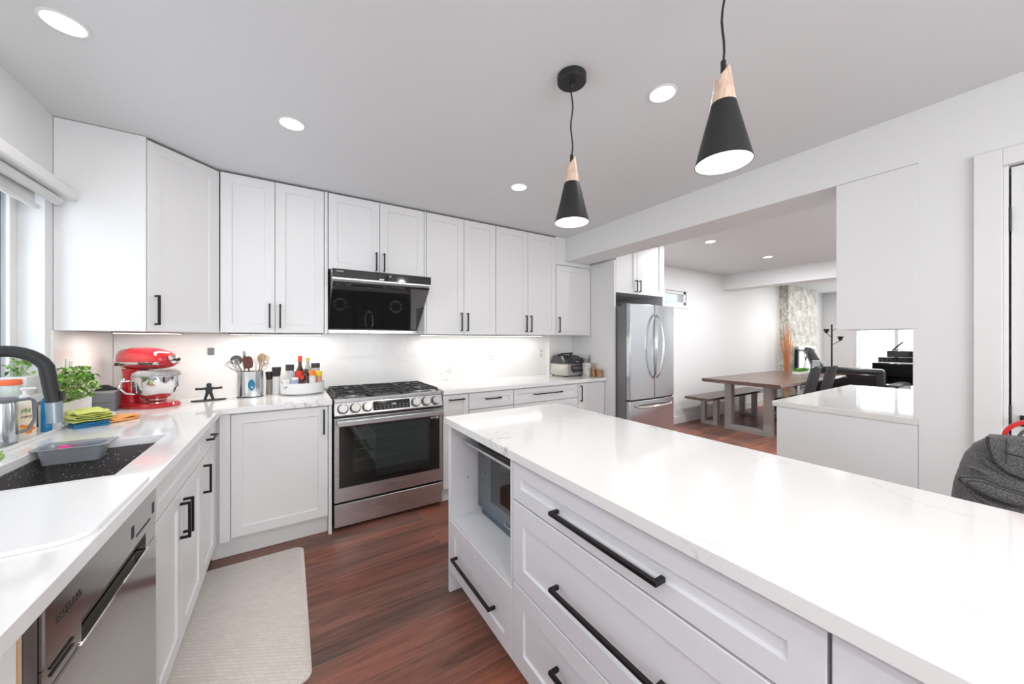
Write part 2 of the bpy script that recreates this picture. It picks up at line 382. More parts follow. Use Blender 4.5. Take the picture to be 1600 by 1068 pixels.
# small dining window
w = MB()
w.box(wx0 - .0, wx1, WB + .01, WB + .06, wz0, wz0 + .045); w.box(wx0, wx1, WB + .01, WB + .06, wz1 - .045, wz1); w.box(wx0, wx0 + .045, WB + .01, WB + .06, wz0, wz1); w.box(wx1 - .05, wx1, WB + .01, WB + .06, wz0, wz1)
win = struct(w.build('window_2', trimm, bev=.003))
MB().box(wx0 + .04, wx1 - .04, WB + .03, WB + .034, wz0 + .04, wz1 - .04).build('window_pane', paneglass, win)
m = MB(); m.box(wx0 - .05, wx1 + .05, WB - .012, WB, wz0 - .05, wz0); m.box(wx0 - .05, wx1 + .05, WB - .012, WB, wz1, wz1 + .05); m.box(wx0 - .05, wx0, WB - .012, WB, wz0, wz1); m.box(wx1, wx1 + .05, WB - .012, WB, wz0, wz1)
m.build('window_casing', trimm, win)
# living room glass doors
w = MB()
w.box(XF + .03, XF + .09, gy0, gy1, 0, .06); w.box(XF + .03, XF + .09, gy0, gy1, gz1 - .06, gz1)
for y in (gy0, 1.40, 2.06, gy1 - .06): w.box(XF + .03, XF + .09, y, y + .06, .06, gz1 - .06)
win = struct(w.build('window_3', trimm, bev=.003))
MB().box(XF + .055, XF + .06, gy0 + .05, gy1 - .05, .05, gz1 - .05).build('window_pane', paneglass, win)
# sunlit ground and pale house wall outside, seen through the glass
struct(MB().box(XF + .3, XF + 14, -8, 12, -.3, -.12).build('ground_outside', mat('pale_ground', (.6, .6, .58), .9)))

# ================================================================ JOINERY HELPERS
DT = .020
def shaker(parent, F, a0, a1, c0, c1, m=cabm, stile=.058, name='door', g=.0018):
    mb = MB(); s = min(stile, (a1 - a0) * .27, (c1 - c0) * .36)
    mb.panel(F, a0 + g, a1 - g, c0 + g, c1 - g, [(0, 0), (0, DT - .0018), (.0018, DT), (s, DT), (s + .004, DT - .008)])
    return mb.build(name, m, parent)
def slabfront(parent, F, a0, a1, c0, c1, m=cabm, name='door', g=.0015):
    return MB().panel(F, a0 + g, a1 - g, c0 + g, c1 - g, [(0, 0), (0, DT - .0018), (.0018, DT)]).build(name, m, parent)
def pull(parent, F, a, c, ln, vertical=True, s=.010, out=.034, name='handle'):
    mb = MB(); b = DT
    if vertical:
        mb.fbox(F, a - s / 2, a + s / 2, b + out - s, b + out, c, c + ln)
        for z in (c, c + ln - s): mb.fbox(F, a - s / 2, a + s / 2, b, b + out - s, z, z + s)
    else:
        mb.fbox(F, a, a + ln, b + out - s, b + out, c - s / 2, c + s / 2)
        for x in (a, a + ln - s): mb.fbox(F, x, x + s, b, b + out - s, c - s / 2, c + s / 2)
    return mb.build(name, black, parent, bev=.0008, seg=1)

# ================================================================ WALL CABINETS
UF = 2.945            # face of the doors
UZ0, UZ1 = 1.390, 2.437
FU = frame((0, UF + DT, 0), (1, 0, 0), (0, -1, 0))
# corner cabinet: flat side panel, diagonal door
t = thing('corner_cabinet', 'white diagonal corner wall cabinet beside the window with a wide blank side panel', 'cabinet', (WL, WB, UZ0))
c0_, c1_ = Vector((-.655, 2.690, 0)), Vector((-.383, 2.958, 0))
u = (c1_ - c0_).normalized(); nrm = Vector((u.y, -u.x, 0)); wdt = (c1_ - c0_).length
q0 = c0_ - nrm * DT; q1 = c1_ - nrm * DT
MB().prismz([(WL + .001, 2.706), (q0.x, 2.706), (q0.x, q0.y), (q1.x, q1.y), (q1.x, WB - .001), (WL + .001, WB - .001)], UZ0 + .002, UZ1 - .012).build('body', cabm, t)
MB().box(WL + .002, -.660, 2.686, 2.706, UZ0, CEIL - .003).build('side_panel', cabm, t)
FC = frame(q0, u, nrm)
d = shaker(t, FC, 0, wdt, UZ0, UZ1); pull(d, FC, .036, 1.425, .165)
def wall_cab(name, label, x0, x1, z0, z1, splits, handles, filler=None, F=FU, yb=WB, uf=UF):
    t = thing(name, label, 'cabinet', ((x0 + x1) / 2, yb, z0))
    MB().box(x0 + .001, x1 - .001, uf + DT + .0005, yb - .001, z0 + .004, z1 - .012).build('body', cabm, t)
    xs = [x0] + splits + [x1]
    for i, (a, b) in enumerate(zip(xs, xs[1:])):
        d = shaker(t, F, a, b, z0, z1)
        side, hz, hl = handles[i]
        pull(d, F, a + .030 if side == 'l' else b - .030, hz, hl)
    if filler: MB().box(filler[0], filler[1], uf, yb - .001, filler[2], z1).build('filler', cabm, t)
    return t
wall_cab('wall_cabinet', 'tall white two-door wall cabinet between the corner cabinet and the range hood', -.380, .218, UZ0, UZ1, [-.083], [('r', 1.425, .165), ('l', 1.425, .165)], (.220, .241, UZ0))
wall_cab('wall_cabinet', 'short white two-door wall cabinet directly above the range hood', .245, .975, 1.870, UZ1, [.612], [('r', 1.885, .145), ('l', 1.885, .145)], (.976, .990, UZ0))
wall_cab('wall_cabinet', 'tall white two-door wall cabinet immediately right of the range hood', .993, 1.677, UZ0, UZ1, [1.344], [('r', 1.42, .165), ('l', 1.42, .165)])
wall_cab('wall_cabinet', 'tall white two-door wall cabinet next to the low single-door one', 1.679, 2.419, UZ0, UZ1, [2.052], [('r', 1.42, .165), ('l', 1.42, .165)])
wall_cab('wall_cabinet', 'lower single-door white wall cabinet beneath the soffit by the fridge wall', 2.422, 2.925, UZ0, 2.148, [], [('l', 1.42, .165)])
# led strips
def ledstrip(label, loc, ln, rz=0):
    t = thing('led_strip', label, 'light', loc, rz, None, world=False)
    MB().box(-ln / 2, ln / 2, -.012, .012, .004, .011).build('housing', blackm, t)
    MB().box(-ln / 2 + .005, ln / 2 - .005, -.009, .009, .001, .0038).build('diffuser', lampm, t)
ledstrip('slim lit light strip under the cabinets left of the range hood', (-.07, 3.2, 1.378), .58)
ledstrip('slim lit light strip under the diagonal corner cabinet', (-.72, 3.0, 1.378), .34, PI / 4)
ledstrip('long lit light strip under the cabinets right of the range hood', (1.72, 3.2, 1.378), 1.40)

# ================================================================ RANGE HOOD
t = thing('range_hood', 'slanted black glass range hood above the gas range', 'range hood', (.615, WB, 1.39))
hx0, hx1 = .262, .972
prof = [(2.80, 1.845), (2.80, 1.792), (2.812, 1.770), (3.16, 1.425), (3.16, 1.395), (WB - .01, 1.395), (WB - .01, 1.865), (2.944, 1.865), (2.944, 1.845)]
m = MB(); m.rings([[(hx0, y, z) for y, z in prof], [(hx1, y, z) for y, z in prof]]); m.build('hood_body', mat('hood_grey', (.55, .55, .55), .3, metal=.6), t)
MB().box(hx0 - .004, hx1 + .004, 2.782, 2.7995, 1.789, 1.850).build('control_band', blackg, t, bev=.001)
MB().box(hx0 - .004, hx1 + .004, 2.788, 2.7995, 1.777, 1.788).build('light_trim', mat('satin_trim', (.8, .8, .8), .25, metal=.7), t)
sl = Vector((0, .348, -.345)).normalized(); nn = Vector((0, -.345, -.348)).normalized(); p0 = Vector((0, 2.812, 1.770))
m = MB(); A = p0 + sl * .004 + nn * .001; B = p0 + sl * .482 + nn * .001
def hp(x, P_, k): return tuple(Vector((x, 0, 0)) + P_ + nn * k)
m.rings([[hp(hx0, A, 0), hp(hx1, A, 0), hp(hx1, B, 0), hp(hx0, B, 0)], [hp(hx0, A, .010), hp(hx1, A, .010), hp(hx1, B, .010), hp(hx0, B, .010)]])
m.build('glass_front', hoodglass, t)
MB().box(hx0, hx1, 3.138, 3.16, 1.397, 1.422).build('bottom_lip', mat('satin_steel', (.75, .74, .72), .2, metal=.9), t, bev=.002)
lettering('ROBAM', .013, white, t, (hx0 + .045, 2.7815, 1.832), (1, 0, 0), (0, 0, 1))
m = MB(); m.box(.575, .609, 2.7805, 2.7822, 1.793, 1.800); m.build('indicator_lamp', mat('indicator', (1, 1, 1), .4, emis=(1, 1, 1), es=1.2), t)
m = MB(); m.lathe([(.010, 0), (.010, .0012)], (.655, 2.7808, 1.826), 24, 'Y'); m.build('dial', mat('dial_grey', (.2, .2, .21), .3, metal=.5), t)

# ================================================================ BASE CABINETS
CZ = .93; SL = .035; BF = 2.734; KH = .115
FB = frame((0, BF + DT, 0), (1, 0, 0), (0, -1, 0))
LX = -.370
FLx = frame((LX - DT, 0, 0), (0, 1, 0), (1, 0, 0))
CT = CZ - SL - .001
# corner base cabinet (back run)
t = thing('corner_base_cabinet', 'white corner base cabinet with one wide door left of the range', 'cabinet', (-.1, WB, 0))
MB().box(-.388, .226, BF + DT + .001, WB - .002, KH, CT).build('body', cabin, t)
MB().box(-.355, -.305, BF, BF + DT, KH, CT).build('filler', cabm, t)
d = shaker(t, FB, -.303, .227, KH + .015, CT - .008); pull(d, FB, .200, .700, .165)
MB().box(-.40, .227, BF + .055, BF + .07, 0, KH).build('toe_kick', cabm, t)
MB().box(.229, .249, BF - .002, WB - .003, 0, CT).build('end_panel', cabm, t)
# left run
t = thing('sink_base_cabinet', 'white two-door sink base cabinet right of the dishwasher', 'cabinet', (-.66, 1.95, 0))
MB().box(WL + .002, -.80, 1.582, 2.322, KH, .60).build('body', cabin, t)
m = MB(); m.box(-.80, LX - DT - .001, 1.582, 1.60, KH, CT); m.box(-.80, LX - DT - .001, 2.304, 2.322, KH, CT); m.box(-.80, LX - DT - .001, 1.60, 2.304, KH, KH + .018); m.build('side_board', cabin, t)
shaker(t, FLx, 1.582, 2.322, .742, CT - .006, stile=.05, name='false_front')
d = shaker(t, FLx, 1.582, 1.930, KH, .739); pull(d, FLx, 1.905, .545, .145)
d = shaker(t, FLx, 1.930, 2.322, KH, .739); pull(d, FLx, 1.958, .545, .145)
MB().box(LX - .075, LX - .06, 1.582, 2.322, 0, KH).build('toe_kick', cabm, t)
t = thing('base_cabinet', 'narrow white base cabinet with a drawer in the inner corner of the left run', 'cabinet', (-.66, 2.5, 0))
MB().box(WL + .002, LX - DT - .001, 2.326, 2.72, KH, CT).build('body', cabin, t)
d = shaker(t, FLx, 2.325, 2.675, .742, CT - .006, stile=.04, name='drawer'); pull(d, FLx, 2.43, .815, .13, False)
d = shaker(t, FLx, 2.325, 2.675, KH, .739); pull(d, FLx, 2.360, .56, .145)
MB().box(LX - .075, LX - .06, 2.325, 2.79, 0, KH).build('toe_kick', cabm, t)
MB().box(LX - DT, LX - .002, 2.677, 2.732, KH, CT).build('filler', cabm, t)
t = thing('base_cabinet', 'white base cabinet with a pale wood edge at the near end of the left worktop', 'cabinet', (-.66, .6, 0))
MB().box(WL + .002, LX - DT - .001, .1, .905, KH, CT).build('body', cabin, t)
slabfront(t, FLx, .1, .905, KH, CT - .004)
MB().box(WL + .002, LX - .0, .906, .916, 0, CT).build('edge_strip', lightwood, t)
# dishwasher
t = thing('dishwasher', 'stainless steel dishwasher under the left worktop', 'dishwasher', (-.66, 1.25, 0))
MB().box(WL + .05, LX - .03, .922, 1.545, .02, CT - .012).build('body', blackm, t)
FD = frame((LX - .03, 0, 0), (0, 1, 0), (1, 0, 0))
m = MB(); m.panel(FD, .960, 1.575, .10, .715, [(0, 0), (0, .034), (.003, .037)]); m.build('door', steeld, t, bev=.0)
m = MB()
m.panel(FD, .960, 1.575, .765, .885, [(0, 0), (0, .034), (.003, .037)])
m.fbox(FD, .960, 1.10, 0, .034, .717, .763); m.fbox(FD, 1.49, 1.575, 0, .034, .717, .763); m.fbox(FD, 1.10, 1.49, 0, .006, .717, .763)
m.build('control_panel', steeld, t)
MB().fbox(FD, .920, .958, 0, .030, .02, .885).build('side_trim', mat('trim_grey', (.17, .165, .16), .3, metal=.6), t)
m = MB(); m.fbox(FD, 1.102, 1.488, .0062, .012, .719, .761); m.build('pocket_handle', mat('pocket', (.09, .075, .055), .4), t)
m = MB(); m.fbox(FD, 1.095, 1.495, .030, .0385, .712, .7185); m.build('handle_lip', chrome, t, bev=.001)
m = MB()
for z in (.752, .739): m.fbox(FD, .985, 1.065, .0345, .0362, z - .004, z)
m.build('vent_slot', blackm, t)
lettering('SAMSUNG', .020, mat('logo_dark', (.06, .05, .05), .4), t, (LX + .0078, 1.045, .825), (0, 1, 0), (0, 0, 1))
m = MB()
for k in range(8): m.fbox(FD, 1.40 + k * .015, 1.41 + k * .015, .037, .0378, .790, .796)
for y in (1.365, 1.535): m.fbox(FD, y, y + .018, .037, .0378, .80, .832)
m.build('button_marks', blackm, t)['kind'] = 'stuff'
MB().box(LX - .075, LX - .062, .96, 1.575, 0, .098).build('toe_kick', grey, t)

# right of the range
def base(label, x0, x1, fronts):
    t = thing('base_cabinet', label, 'cabinet', ((x0 + x1) / 2, WB, 0))
    MB().box(x0 + .001, x1 - .001, BF + DT + .001, WB - .002, KH, CT).build('body', cabin, t)
    for kind, z0, z1, hv, ha, hc, hl in fronts:
        d = shaker(t, FB, x0, x1, z0, z1, stile=.045 if kind == 'drawer' else .055, name=kind)
        pull(d, FB, ha, hc, hl, hv)
    MB().box(x0, x1, BF + .055, BF + .07, 0, KH).build('toe_kick', cabm, t)
TF = CT - .008
base('narrow white pull-out base cabinet touching the right side of the range', 1.062, 1.293, [('drawer', KH, TF, False, 1.11, .847, .135)])
base('white drawer base cabinet, second from the range, with a short handle', 1.295, 1.746, [('drawer', .745, TF, False, 1.45, .828, .15), ('drawer', .43, .742, False, 1.45, .66, .15), ('drawer', KH, .427, False, 1.45, .36, .15)])
base('wide white drawer base cabinet with a long handle, right of the short-handled one', 1.748, 2.536, [('drawer', .745, TF, False, 1.97, .825, .34), ('drawer', .43, .742, False, 1.97, .66, .34), ('drawer', KH, .427, False, 1.97, .36, .34)])
base('white single-door base cabinet at the far right end against the fridge wall', 2.538, 2.928, [('door', KH, TF, True, 2.572, .70, .165)])

# ================================================================ WORKTOPS AND BACKSPLASH
sx0, sx1, sy0, sy1 = -.80, -.455, 1.569, 2.126
m = MB()
EX = -.343; EY = 2.708
# slab around the sink opening, one closed surface
xs = [WL + .001, sx0, sx1, EX]; ys = [.10, sy0, sy1, EY, WB - .001]
def gridslab(m, xs, ys, z0, z1, keep):
    cells = {(i, j) for i in range(len(xs) - 1) for j in range(len(ys) - 1) if keep(i, j)}
    V = {}
    def v(i, j, z):
        k = (i, j, z)
        if k not in V: V[k] = m.bm.verts.new((xs[i], ys[j], z))
        return V[k]
    for (i, j) in cells:
        m.bm.faces.new((v(i, j, z1), v(i + 1, j, z1), v(i + 1, j + 1, z1), v(i, j + 1, z1)))
        m.bm.faces.new((v(i, j, z0), v(i, j + 1, z0), v(i + 1, j + 1, z0), v(i + 1, j, z0)))
        for (di, dj, a, b) in ((-1, 0, (0, 0), (0, 1)), (1, 0, (1, 0), (1, 1)), (0, -1, (0, 0), (1, 0)), (0, 1, (0, 1), (1, 1))):
            if (i + di, j + dj) not in cells:
                m.bm.faces.new((v(i + a[0], j + a[1], z0), v(i + b[0], j + b[1], z0), v(i + b[0], j + b[1], z1), v(i + a[0], j + a[1], z1)))
gridslab(m, xs + [.250], ys, CZ - SL, CZ, lambda i, j: not (i == 1 and j == 1) and (i < 3 or j == 3))
tag(centre(m.build('worktop', quartzm, bev=.002)), 'white quartz L-shaped worktop holding the sink, left of the range', 'worktop')
m = MB(); gridslab(m, [1.060, 2.928], [EY, WB - .001], CZ - SL, CZ, lambda i, j: True)
tag(centre(m.build('worktop', quartzm, bev=.002)), 'white quartz worktop along the back wall right of the range', 'worktop')
m = MB(); m.box(WL + .014, 2.584, WB - .012, WB - .0005, CZ + .0005, UZ0 - .001); m.box(.2425, .993, WB - .0122, WB - .0006, UZ0 - .001, 1.394)
tag(centre(m.build('backsplash', splashm)), 'pale veined quartz backsplash along the back wall under the wall cabinets', 'backsplash')
m = MB(); m.box(WL + .0005, WL + .012, 2.66, WB - .0005, CZ + .0005, UZ0 - .001)
tag(centre(m.build('backsplash', splashm)), 'short pale backsplash on the left wall beside the window', 'backsplash')
# fridge wall panel
tag(centre(MB().box(2.931, 2.955, 2.60, WB - .001, 0, 2.194).build('end_panel', cabm)), 'tall white end panel between the worktop and the fridge', 'panel')

# sink
t = thing('kitchen_sink', 'dark speckled granite undermount sink in the left worktop', 'sink', ((sx0 + sx1) / 2, (sy0 + sy1) / 2, CZ - SL - .22))
z1 = CZ - SL - .0008; zb = z1 - .21
def rr(x0, x1, y0, y1, r, z, n=5):
    out = []
    for cx, cy, a in ((x1 - r, y1 - r, 0), (x0 + r, y1 - r, 90), (x0 + r, y0 + r, 180), (x1 - r, y0 + r, 270)):
        for k in range(n + 1):
            t_ = math.radians(a + 90 * k / n); out.append((cx + r * math.cos(t_), cy + r * math.sin(t_), z))
    return out
m = MB(); m.rings([rr(sx0 - .02, sx1 + .02, sy0 - .02, sy1 + .02, .02, z1 - .006), rr(sx0 - .02, sx1 + .02, sy0 - .02, sy1 + .02, .02, z1), rr(sx0 - .004, sx1 + .004, sy0 - .004, sy1 + .004, .012, z1), rr(sx0 + .001, sx1 - .001, sy0 + .001, sy1 - .001, .015, zb + .02), rr(sx0 + .02, sx1 - .02, sy0 + .02, sy1 - .02, .015, zb)], False, True)
m.build('basin', sinkm, t, smooth=True)
m = MB(); m.lathe([(.042, 0), (.042, .003), (.03, .0035), (.028, .001)], ((sx0 + sx1) / 2, 1.85, zb + .0005), 28); m.build('drain', steelh, t, smooth=True)

# white draining mat / cover beside sink
m = MB()
m.rings([rr(WL + .02, -.352, 1.085, 1.515, .055, CZ + .0006, 8), rr(WL + .02, -.352, 1.085, 1.515, .055, CZ + .007, 8), rr(WL + .022, -.354, 1.087, 1.513, .053, CZ + .009, 8)])
tag(centre(m.build('drying_mat', mat('white_silicone', (.85, .85, .86), .22), smooth=True)), 'thin white rounded mat lying flat on the worktop in front of the sink', 'mat')

# ================================================================ GAS RANGE
t = thing('gas_range', 'stainless steel slide-in gas range with black oven glass', 'range', (.655, 3.0, 0))
rx0, rx1 = .263, 1.047; ry = 2.730
FR = frame((0, ry + .04, 0), (1, 0, 0), (0, -1, 0))
MB().box(rx0 + .004, rx1 - .004, ry + .042, WB - .02, .03, .905).build('body', mat('range_side', (.05, .05, .05), .4, metal=.5), t)
m = MB(); m.box(rx0 + .0, rx1 - .0, ry + .02, WB - .025, .906, .922); m.build('cooktop', mat('cooktop_enamel', (.05, .05, .052), .18, metal=.6), t, bev=.004)
m = MB(); m.box(rx0, rx1, ry + .0, ry + .034, .900, .926); m.build('cooktop_trim', steelh, t, bev=.003)
# slanted control panel
m = MB(); pf = [(ry + .006, .900), (ry - .024, .815), (ry - .018, .806), (ry + .04, .806), (ry + .04, .900)]
m.rings([[(rx0, y, z) for y, z in pf], [(rx1, y, z) for y, z in pf]]); m.build('control_panel', steelh, t, bev=.002)
v = Vector((0, .030, .085)).normalized(); nk = Vector((0, -.085, .030)).normalized()
def onp(x, s): return Vector((x, ry - .024, .815)) + v * s
dp = MB(); o_ = [onp(.518, .012), onp(.786, .012), onp(.786, .078), onp(.518, .078)]
dp.rings([[tuple(q + nk * .0005) for q in o_], [tuple(q + nk * .003) for q in o_]]); disp = dp.build('display', blackg, t)
lettering('1:36', .018, mat('display_digits', (.8, .85, .9), .4, emis=(.7, .8, .9), es=1.2), disp, tuple(onp(.665, .05) + nk * .0038), (1, 0, 0), v)
m = MB()
for k in range(9):
    for j in (0, 1):
        c = onp(.535 + k * .028, .024 + j * .016) + nk * .0032
        m.rings([[tuple(c), tuple(c + Vector((.012, 0, 0))), tuple(c + Vector((.012, 0, 0)) + v * .003), tuple(c + v * .003)], [tuple(c + nk * .0004), tuple(c + Vector((.012, 0, 0)) + nk * .0004), tuple(c + Vector((.012, 0, 0)) + v * .003 + nk * .0004), tuple(c + v * .003 + nk * .0004)]])
m.build('display_icons', mat('icon_grey', (.35, .34, .33), .5), disp)
knobm = steel('knob_steel', (.72, .71, .70), .2, (60, 60, 60))
for x in (.317, .397, .478, .830, .911, .990):
    c = onp(x, .043)
    def kring(r, h, n=28): 
        w_ = Vector((1, 0, 0)); return [tuple(c + w_ * r * math.cos(2 * PI * k / n) + v * r * math.sin(2 * PI * k / n) + nk * h) for k in range(n)]
    m = MB(); m.rings([kring(.036, .001), kring(.036, .008), kring(.034, .010)]); kb = m.build('knob_ring', mat('knob_ring', (.10, .10, .10), .3, metal=.8), t, smooth=True)
    m = MB(); m.rings([kring(.030, .010), kring(.029, .034), kring(.027, .037)])
    w_ = Vector((1, 0, 0))
    def kb4(a0, a1, b0, b1, h0, h1): return [[tuple(c + w_ * a + v * b + nk * h) for a, b in ((a0, b0), (a1, b0), (a1, b1), (a0, b1))] for h in (h0, h1)]
    m.rings(kb4(-.007, .007, -.029, .029, .035, .045)); m.build('knob', knobm, kb, smooth=True)
# oven door
m = MB(); m.panel(FR, rx0, rx1, .205, .795, [(0, 0), (0, .046), (.004, .050)]); door = m.build('oven_door', steelh, t)
MB().panel(FR, rx0 + .030, rx1 - .022, .305, .745, [(0, .050), (0, .0525), (.001, .0530)]).build('door_glass', blackg, door)
m = MB(); m.panel(FR, rx0 + .12, rx1 - .10, .40, .715, [(0, .0530), (0, .0536)]); m.build('oven_window', mat('window_tint', (.012, .02, .018), .04, coat=.8), door)
m = MB()
for k in range(3): m.fbox(FR, rx0 + .13, rx1 - .11, .0537, .0542, .485 + k * .075, .488 + k * .075)
m.build('oven_rack', mat('rack_line', (.06, .075, .07), .3, metal=.4), door)
m = MB(); m.fbox(FR, rx0 + .012, rx1 - .004, .078, .104, .742, .782)
m.fbox(FR, rx0 + .03, rx0 + .06, .048, .08, .748, .776); m.fbox(FR, rx1 - .06, rx1 - .03, .048, .08, .748, .776); m.build('handle', steelh, door, bev=.006, seg=3)
lettering('LG', .026, mat('logo_grey', (.12, .12, .12), .4), door, (.665, ry - .0112, .255), (1, 0, 0), (0, 0, 1))
m = MB(); m.lathe([(.012, 0), (.012, .0012)], (.628, ry - .0115, .255), 20, 'Y'); m.build('emblem', mat('logo_ring', (.14, .13, .13), .4), door)
m = MB(); m.fbox(FR, rx1 - .095, rx1 - .075, .0532, .0538, .715, .728); m.fbox(FR, rx1 - .068, rx1 - .058, .0532, .0538, .717, .728); m.fbox(FR, rx1 - .052, rx1 - .030, .0532, .0538, .711, .731); m.build('door_sticker', mat('sticker', (.6, .66, .62), .5), door)
m = MB(); m.panel(FR, rx0, rx1, .032, .190, [(0, 0), (0, .044), (.004, .048)]); m.build('storage_drawer', steelh, t)
m = MB(); m.box(rx0 + .03, rx1 - .03, ry + .06, ry + .09, 0, .03); m.build('foot_rail', blackm, t)
# burners and grates
BZ = .922
for (x, y, r) in ((.40, 2.90, .046), (.40, 3.19, .040), (.91, 2.90, .050), (.91, 3.19, .036), (.655, 3.045, .04)):
    m = MB(); sy_ = 1.0
    if x == .655: m.lathe([(.050, 0), (.050, .012), (.040, .016)], (x, y, BZ + .0005), 28, sx=.8, sy=1.9)
    else: m.lathe([(r + .014, 0), (r + .012, .010), (r, .012)], (x, y, BZ + .0005), 28)
    bn = m.build('burner', mat('burner_alu', (.45, .45, .46), .35, metal=.9), t, smooth=True)
    m = MB()
    if x == .655: m.lathe([(.040, .0165), (.040, .022), (.035, .024)], (x, y, BZ), 28, sx=.7, sy=2.0)
    else: m.lathe([(r - .006, .0125), (r - .006, .021), (r - .012, .023)], (x, y, BZ), 28)
    m.build('burner_cap', iron, bn, smooth=True)
for gx0, gx1, cs in ((rx0 + .014, .522, [(.40, 2.90), (.40, 3.19)]), (.528, .782, [(.655, 3.045)]), (.788, rx1 - .014, [(.91, 2.90), (.91, 3.19)])):
    m = MB(); y0, y1 = ry + .052, WB - .045; z0, z1 = BZ + .018, BZ + .030; b_ = .009
    m.box(gx0, gx1, y0, y0 + b_, z0, z1); m.box(gx0, gx1, y1 - b_, y1, z0, z1); m.box(gx0, gx0 + b_, y0, y1, z0, z1); m.box(gx1 - b_, gx1, y0, y1, z0, z1)
    for x in (gx0, gx1 - b_):
        for y in (y0, y1 - b_): m.box(x, x + b_, y, y + b_, BZ + .001, z0)
    if len(cs) == 2: m.box(gx0, gx1, 3.04, 3.05, z0, z1)
    for cx, cy in cs:
        if len(cs) == 2:
            for a in range(4):
                t_ = a * PI / 2 + PI / 4; dx, dy = math.cos(t_), math.sin(t_)
                m.tube([(cx + dx * .03, cy + dy * .03, z1 - .004), (cx + dx * .085, cy + dy * .085, z1 - .004)], .005, 6)
            for s in (-1, 1):
                m.box(min(cx + s * .035, gx1 if s > 0 else gx0), max(cx + s * .035, gx1 if s > 0 else gx0), cy - .005, cy + .005, z0, z1)
        else:
            for y in (2.86, 2.98, 3.11, 3.24): m.box(gx0, gx1, y - .005, y + .005, z0, z1)
    m.build('grate', iron, t, bev=.002, seg=1)

# ================================================================ FRIDGE
t = thing('refrigerator', 'tall stainless steel french door refrigerator with curved handles', 'fridge', (3.33, 2.9, 0))
fx0_, fx1_, fy = 2.965, 3.715, 2.40
MB().box(fx0_, fx1_, fy + .075, 3.15, .02, 1.70).build('body', mat('fridge_side', (.20, .20, .205), .4, metal=.4), t, bev=.004)
def doorpanel(x0, x1, z0, z1, bulge=.020, name='door'):
    n = 10; A = [(x0 + .004, fy + .072), (x1 - .004, fy + .072)]
    cx = (fx0_ + fx1_) / 2; hw = (fx1_ - fx0_) / 2
    pts = []
    for k in range(n + 1):
        x = x1 + (x0 - x1) * k / n
        pts.append((x, fy + .012 + bulge * ((x - cx) / hw) ** 2 - bulge * .6))
    poly = A + pts
    return MB().prismz(poly, z0, z1).build(name, steelv, t, bev=.004)
mid = (fx0_ + fx1_) / 2
for (a, b, s) in ((fx0_, mid - .003, 1), (mid + .003, fx1_, -1)):
    d = doorpanel(a, b, .715, 1.715)
    xh = (mid - .038) if s > 0 else (mid + .038)
    pts = []
    for k in range(17):
        q = k / 16; z = .93 + .68 * q; w_ = math.sin(PI * q)
        pts.append((xh - s * (.030 * w_ - .008), fy - .012 - .055 * w_ ** .6 + (.012 if k in (0, 16) else 0), z))
    MB().tube(pts, .011, 12).build('handle', chrome, d, smooth=True)
d = doorpanel(fx0_, fx1_, .06, .700, name='freezer_drawer')
pts = []
for k in range(17):
    q = k / 16; w_ = math.sin(PI * q); pts.append((fx0_ + .09 + (fx1_ - fx0_ - .18) * q, fy - .006 - .050 * w_ ** .5, .640))
MB().tube(pts, .013, 12).build('handle', chrome, d, smooth=True)
MB().box(fx0_ + .01, fx1_ - .01, fy + .03, fy + .07, .7005, .7145).build('door_gap', blackm, t)
for x in (fx0_ + .01, fx1_ - .09): MB().box(x, x + .08, fy + .076, fy + .14, 1.7005, 1.725).build('hinge_cover', grey, t, bev=.003)
m = MB()
for z in (1.45, 1.1, .8, .45): m.box(fx0_ - .006, fx0_, 3.0, 3.02, z, z + .02)
m.build('hose_clip', chrome, t)
# cabinet above the fridge
t = wall_cab('fridge_cabinet', 'white two-door cabinet above the fridge with a full height right side panel', 2.958, 3.770, 1.850, DCEIL - .002, [3.305], [('r', 1.875, .13), ('l', 1.875, .13)], None, frame((0, 2.60 + DT, 0), (1, 0, 0), (0, -1, 0)), WB, 2.60)
MB().box(3.772, 3.795, 2.60, WB - .001, 0, DCEIL - .001).build('side_panel', cabm, t)
# stair post with a wood rail
t = thing('stair_post', 'white post with a light wood handrail end right of the fridge', 'post', (4.19, 2.95, 0))
MB().box(4.17, 4.21, 2.93, 2.97, 0, .90).build('post', trimm, t, bev=.003)
m = MB(); m.box(4.12, 4.24, 2.925, 2.975, .945, .975); m.box(4.18, 4.20, 2.94, 2.96, .90, .945); m.build('handrail', lightwood, t, bev=.006)

# ================================================================ ISLAND
IX = .722; IZ = CZ; IY1 = 1.783
FI = frame((IX + DT, 0, 0), (0, 1, 0), (-1, 0, 0))
ixb = 1.25
m = MB(); gridslab(m, [.700, 1.480], [-1.10, 1.795], IZ - SL, IZ, lambda i, j: True)
tag(centre(m.build('island_worktop', quartzm, bev=.0025)), 'long white veined quartz worktop of the kitchen island', 'worktop')
IT = IZ - SL - .001
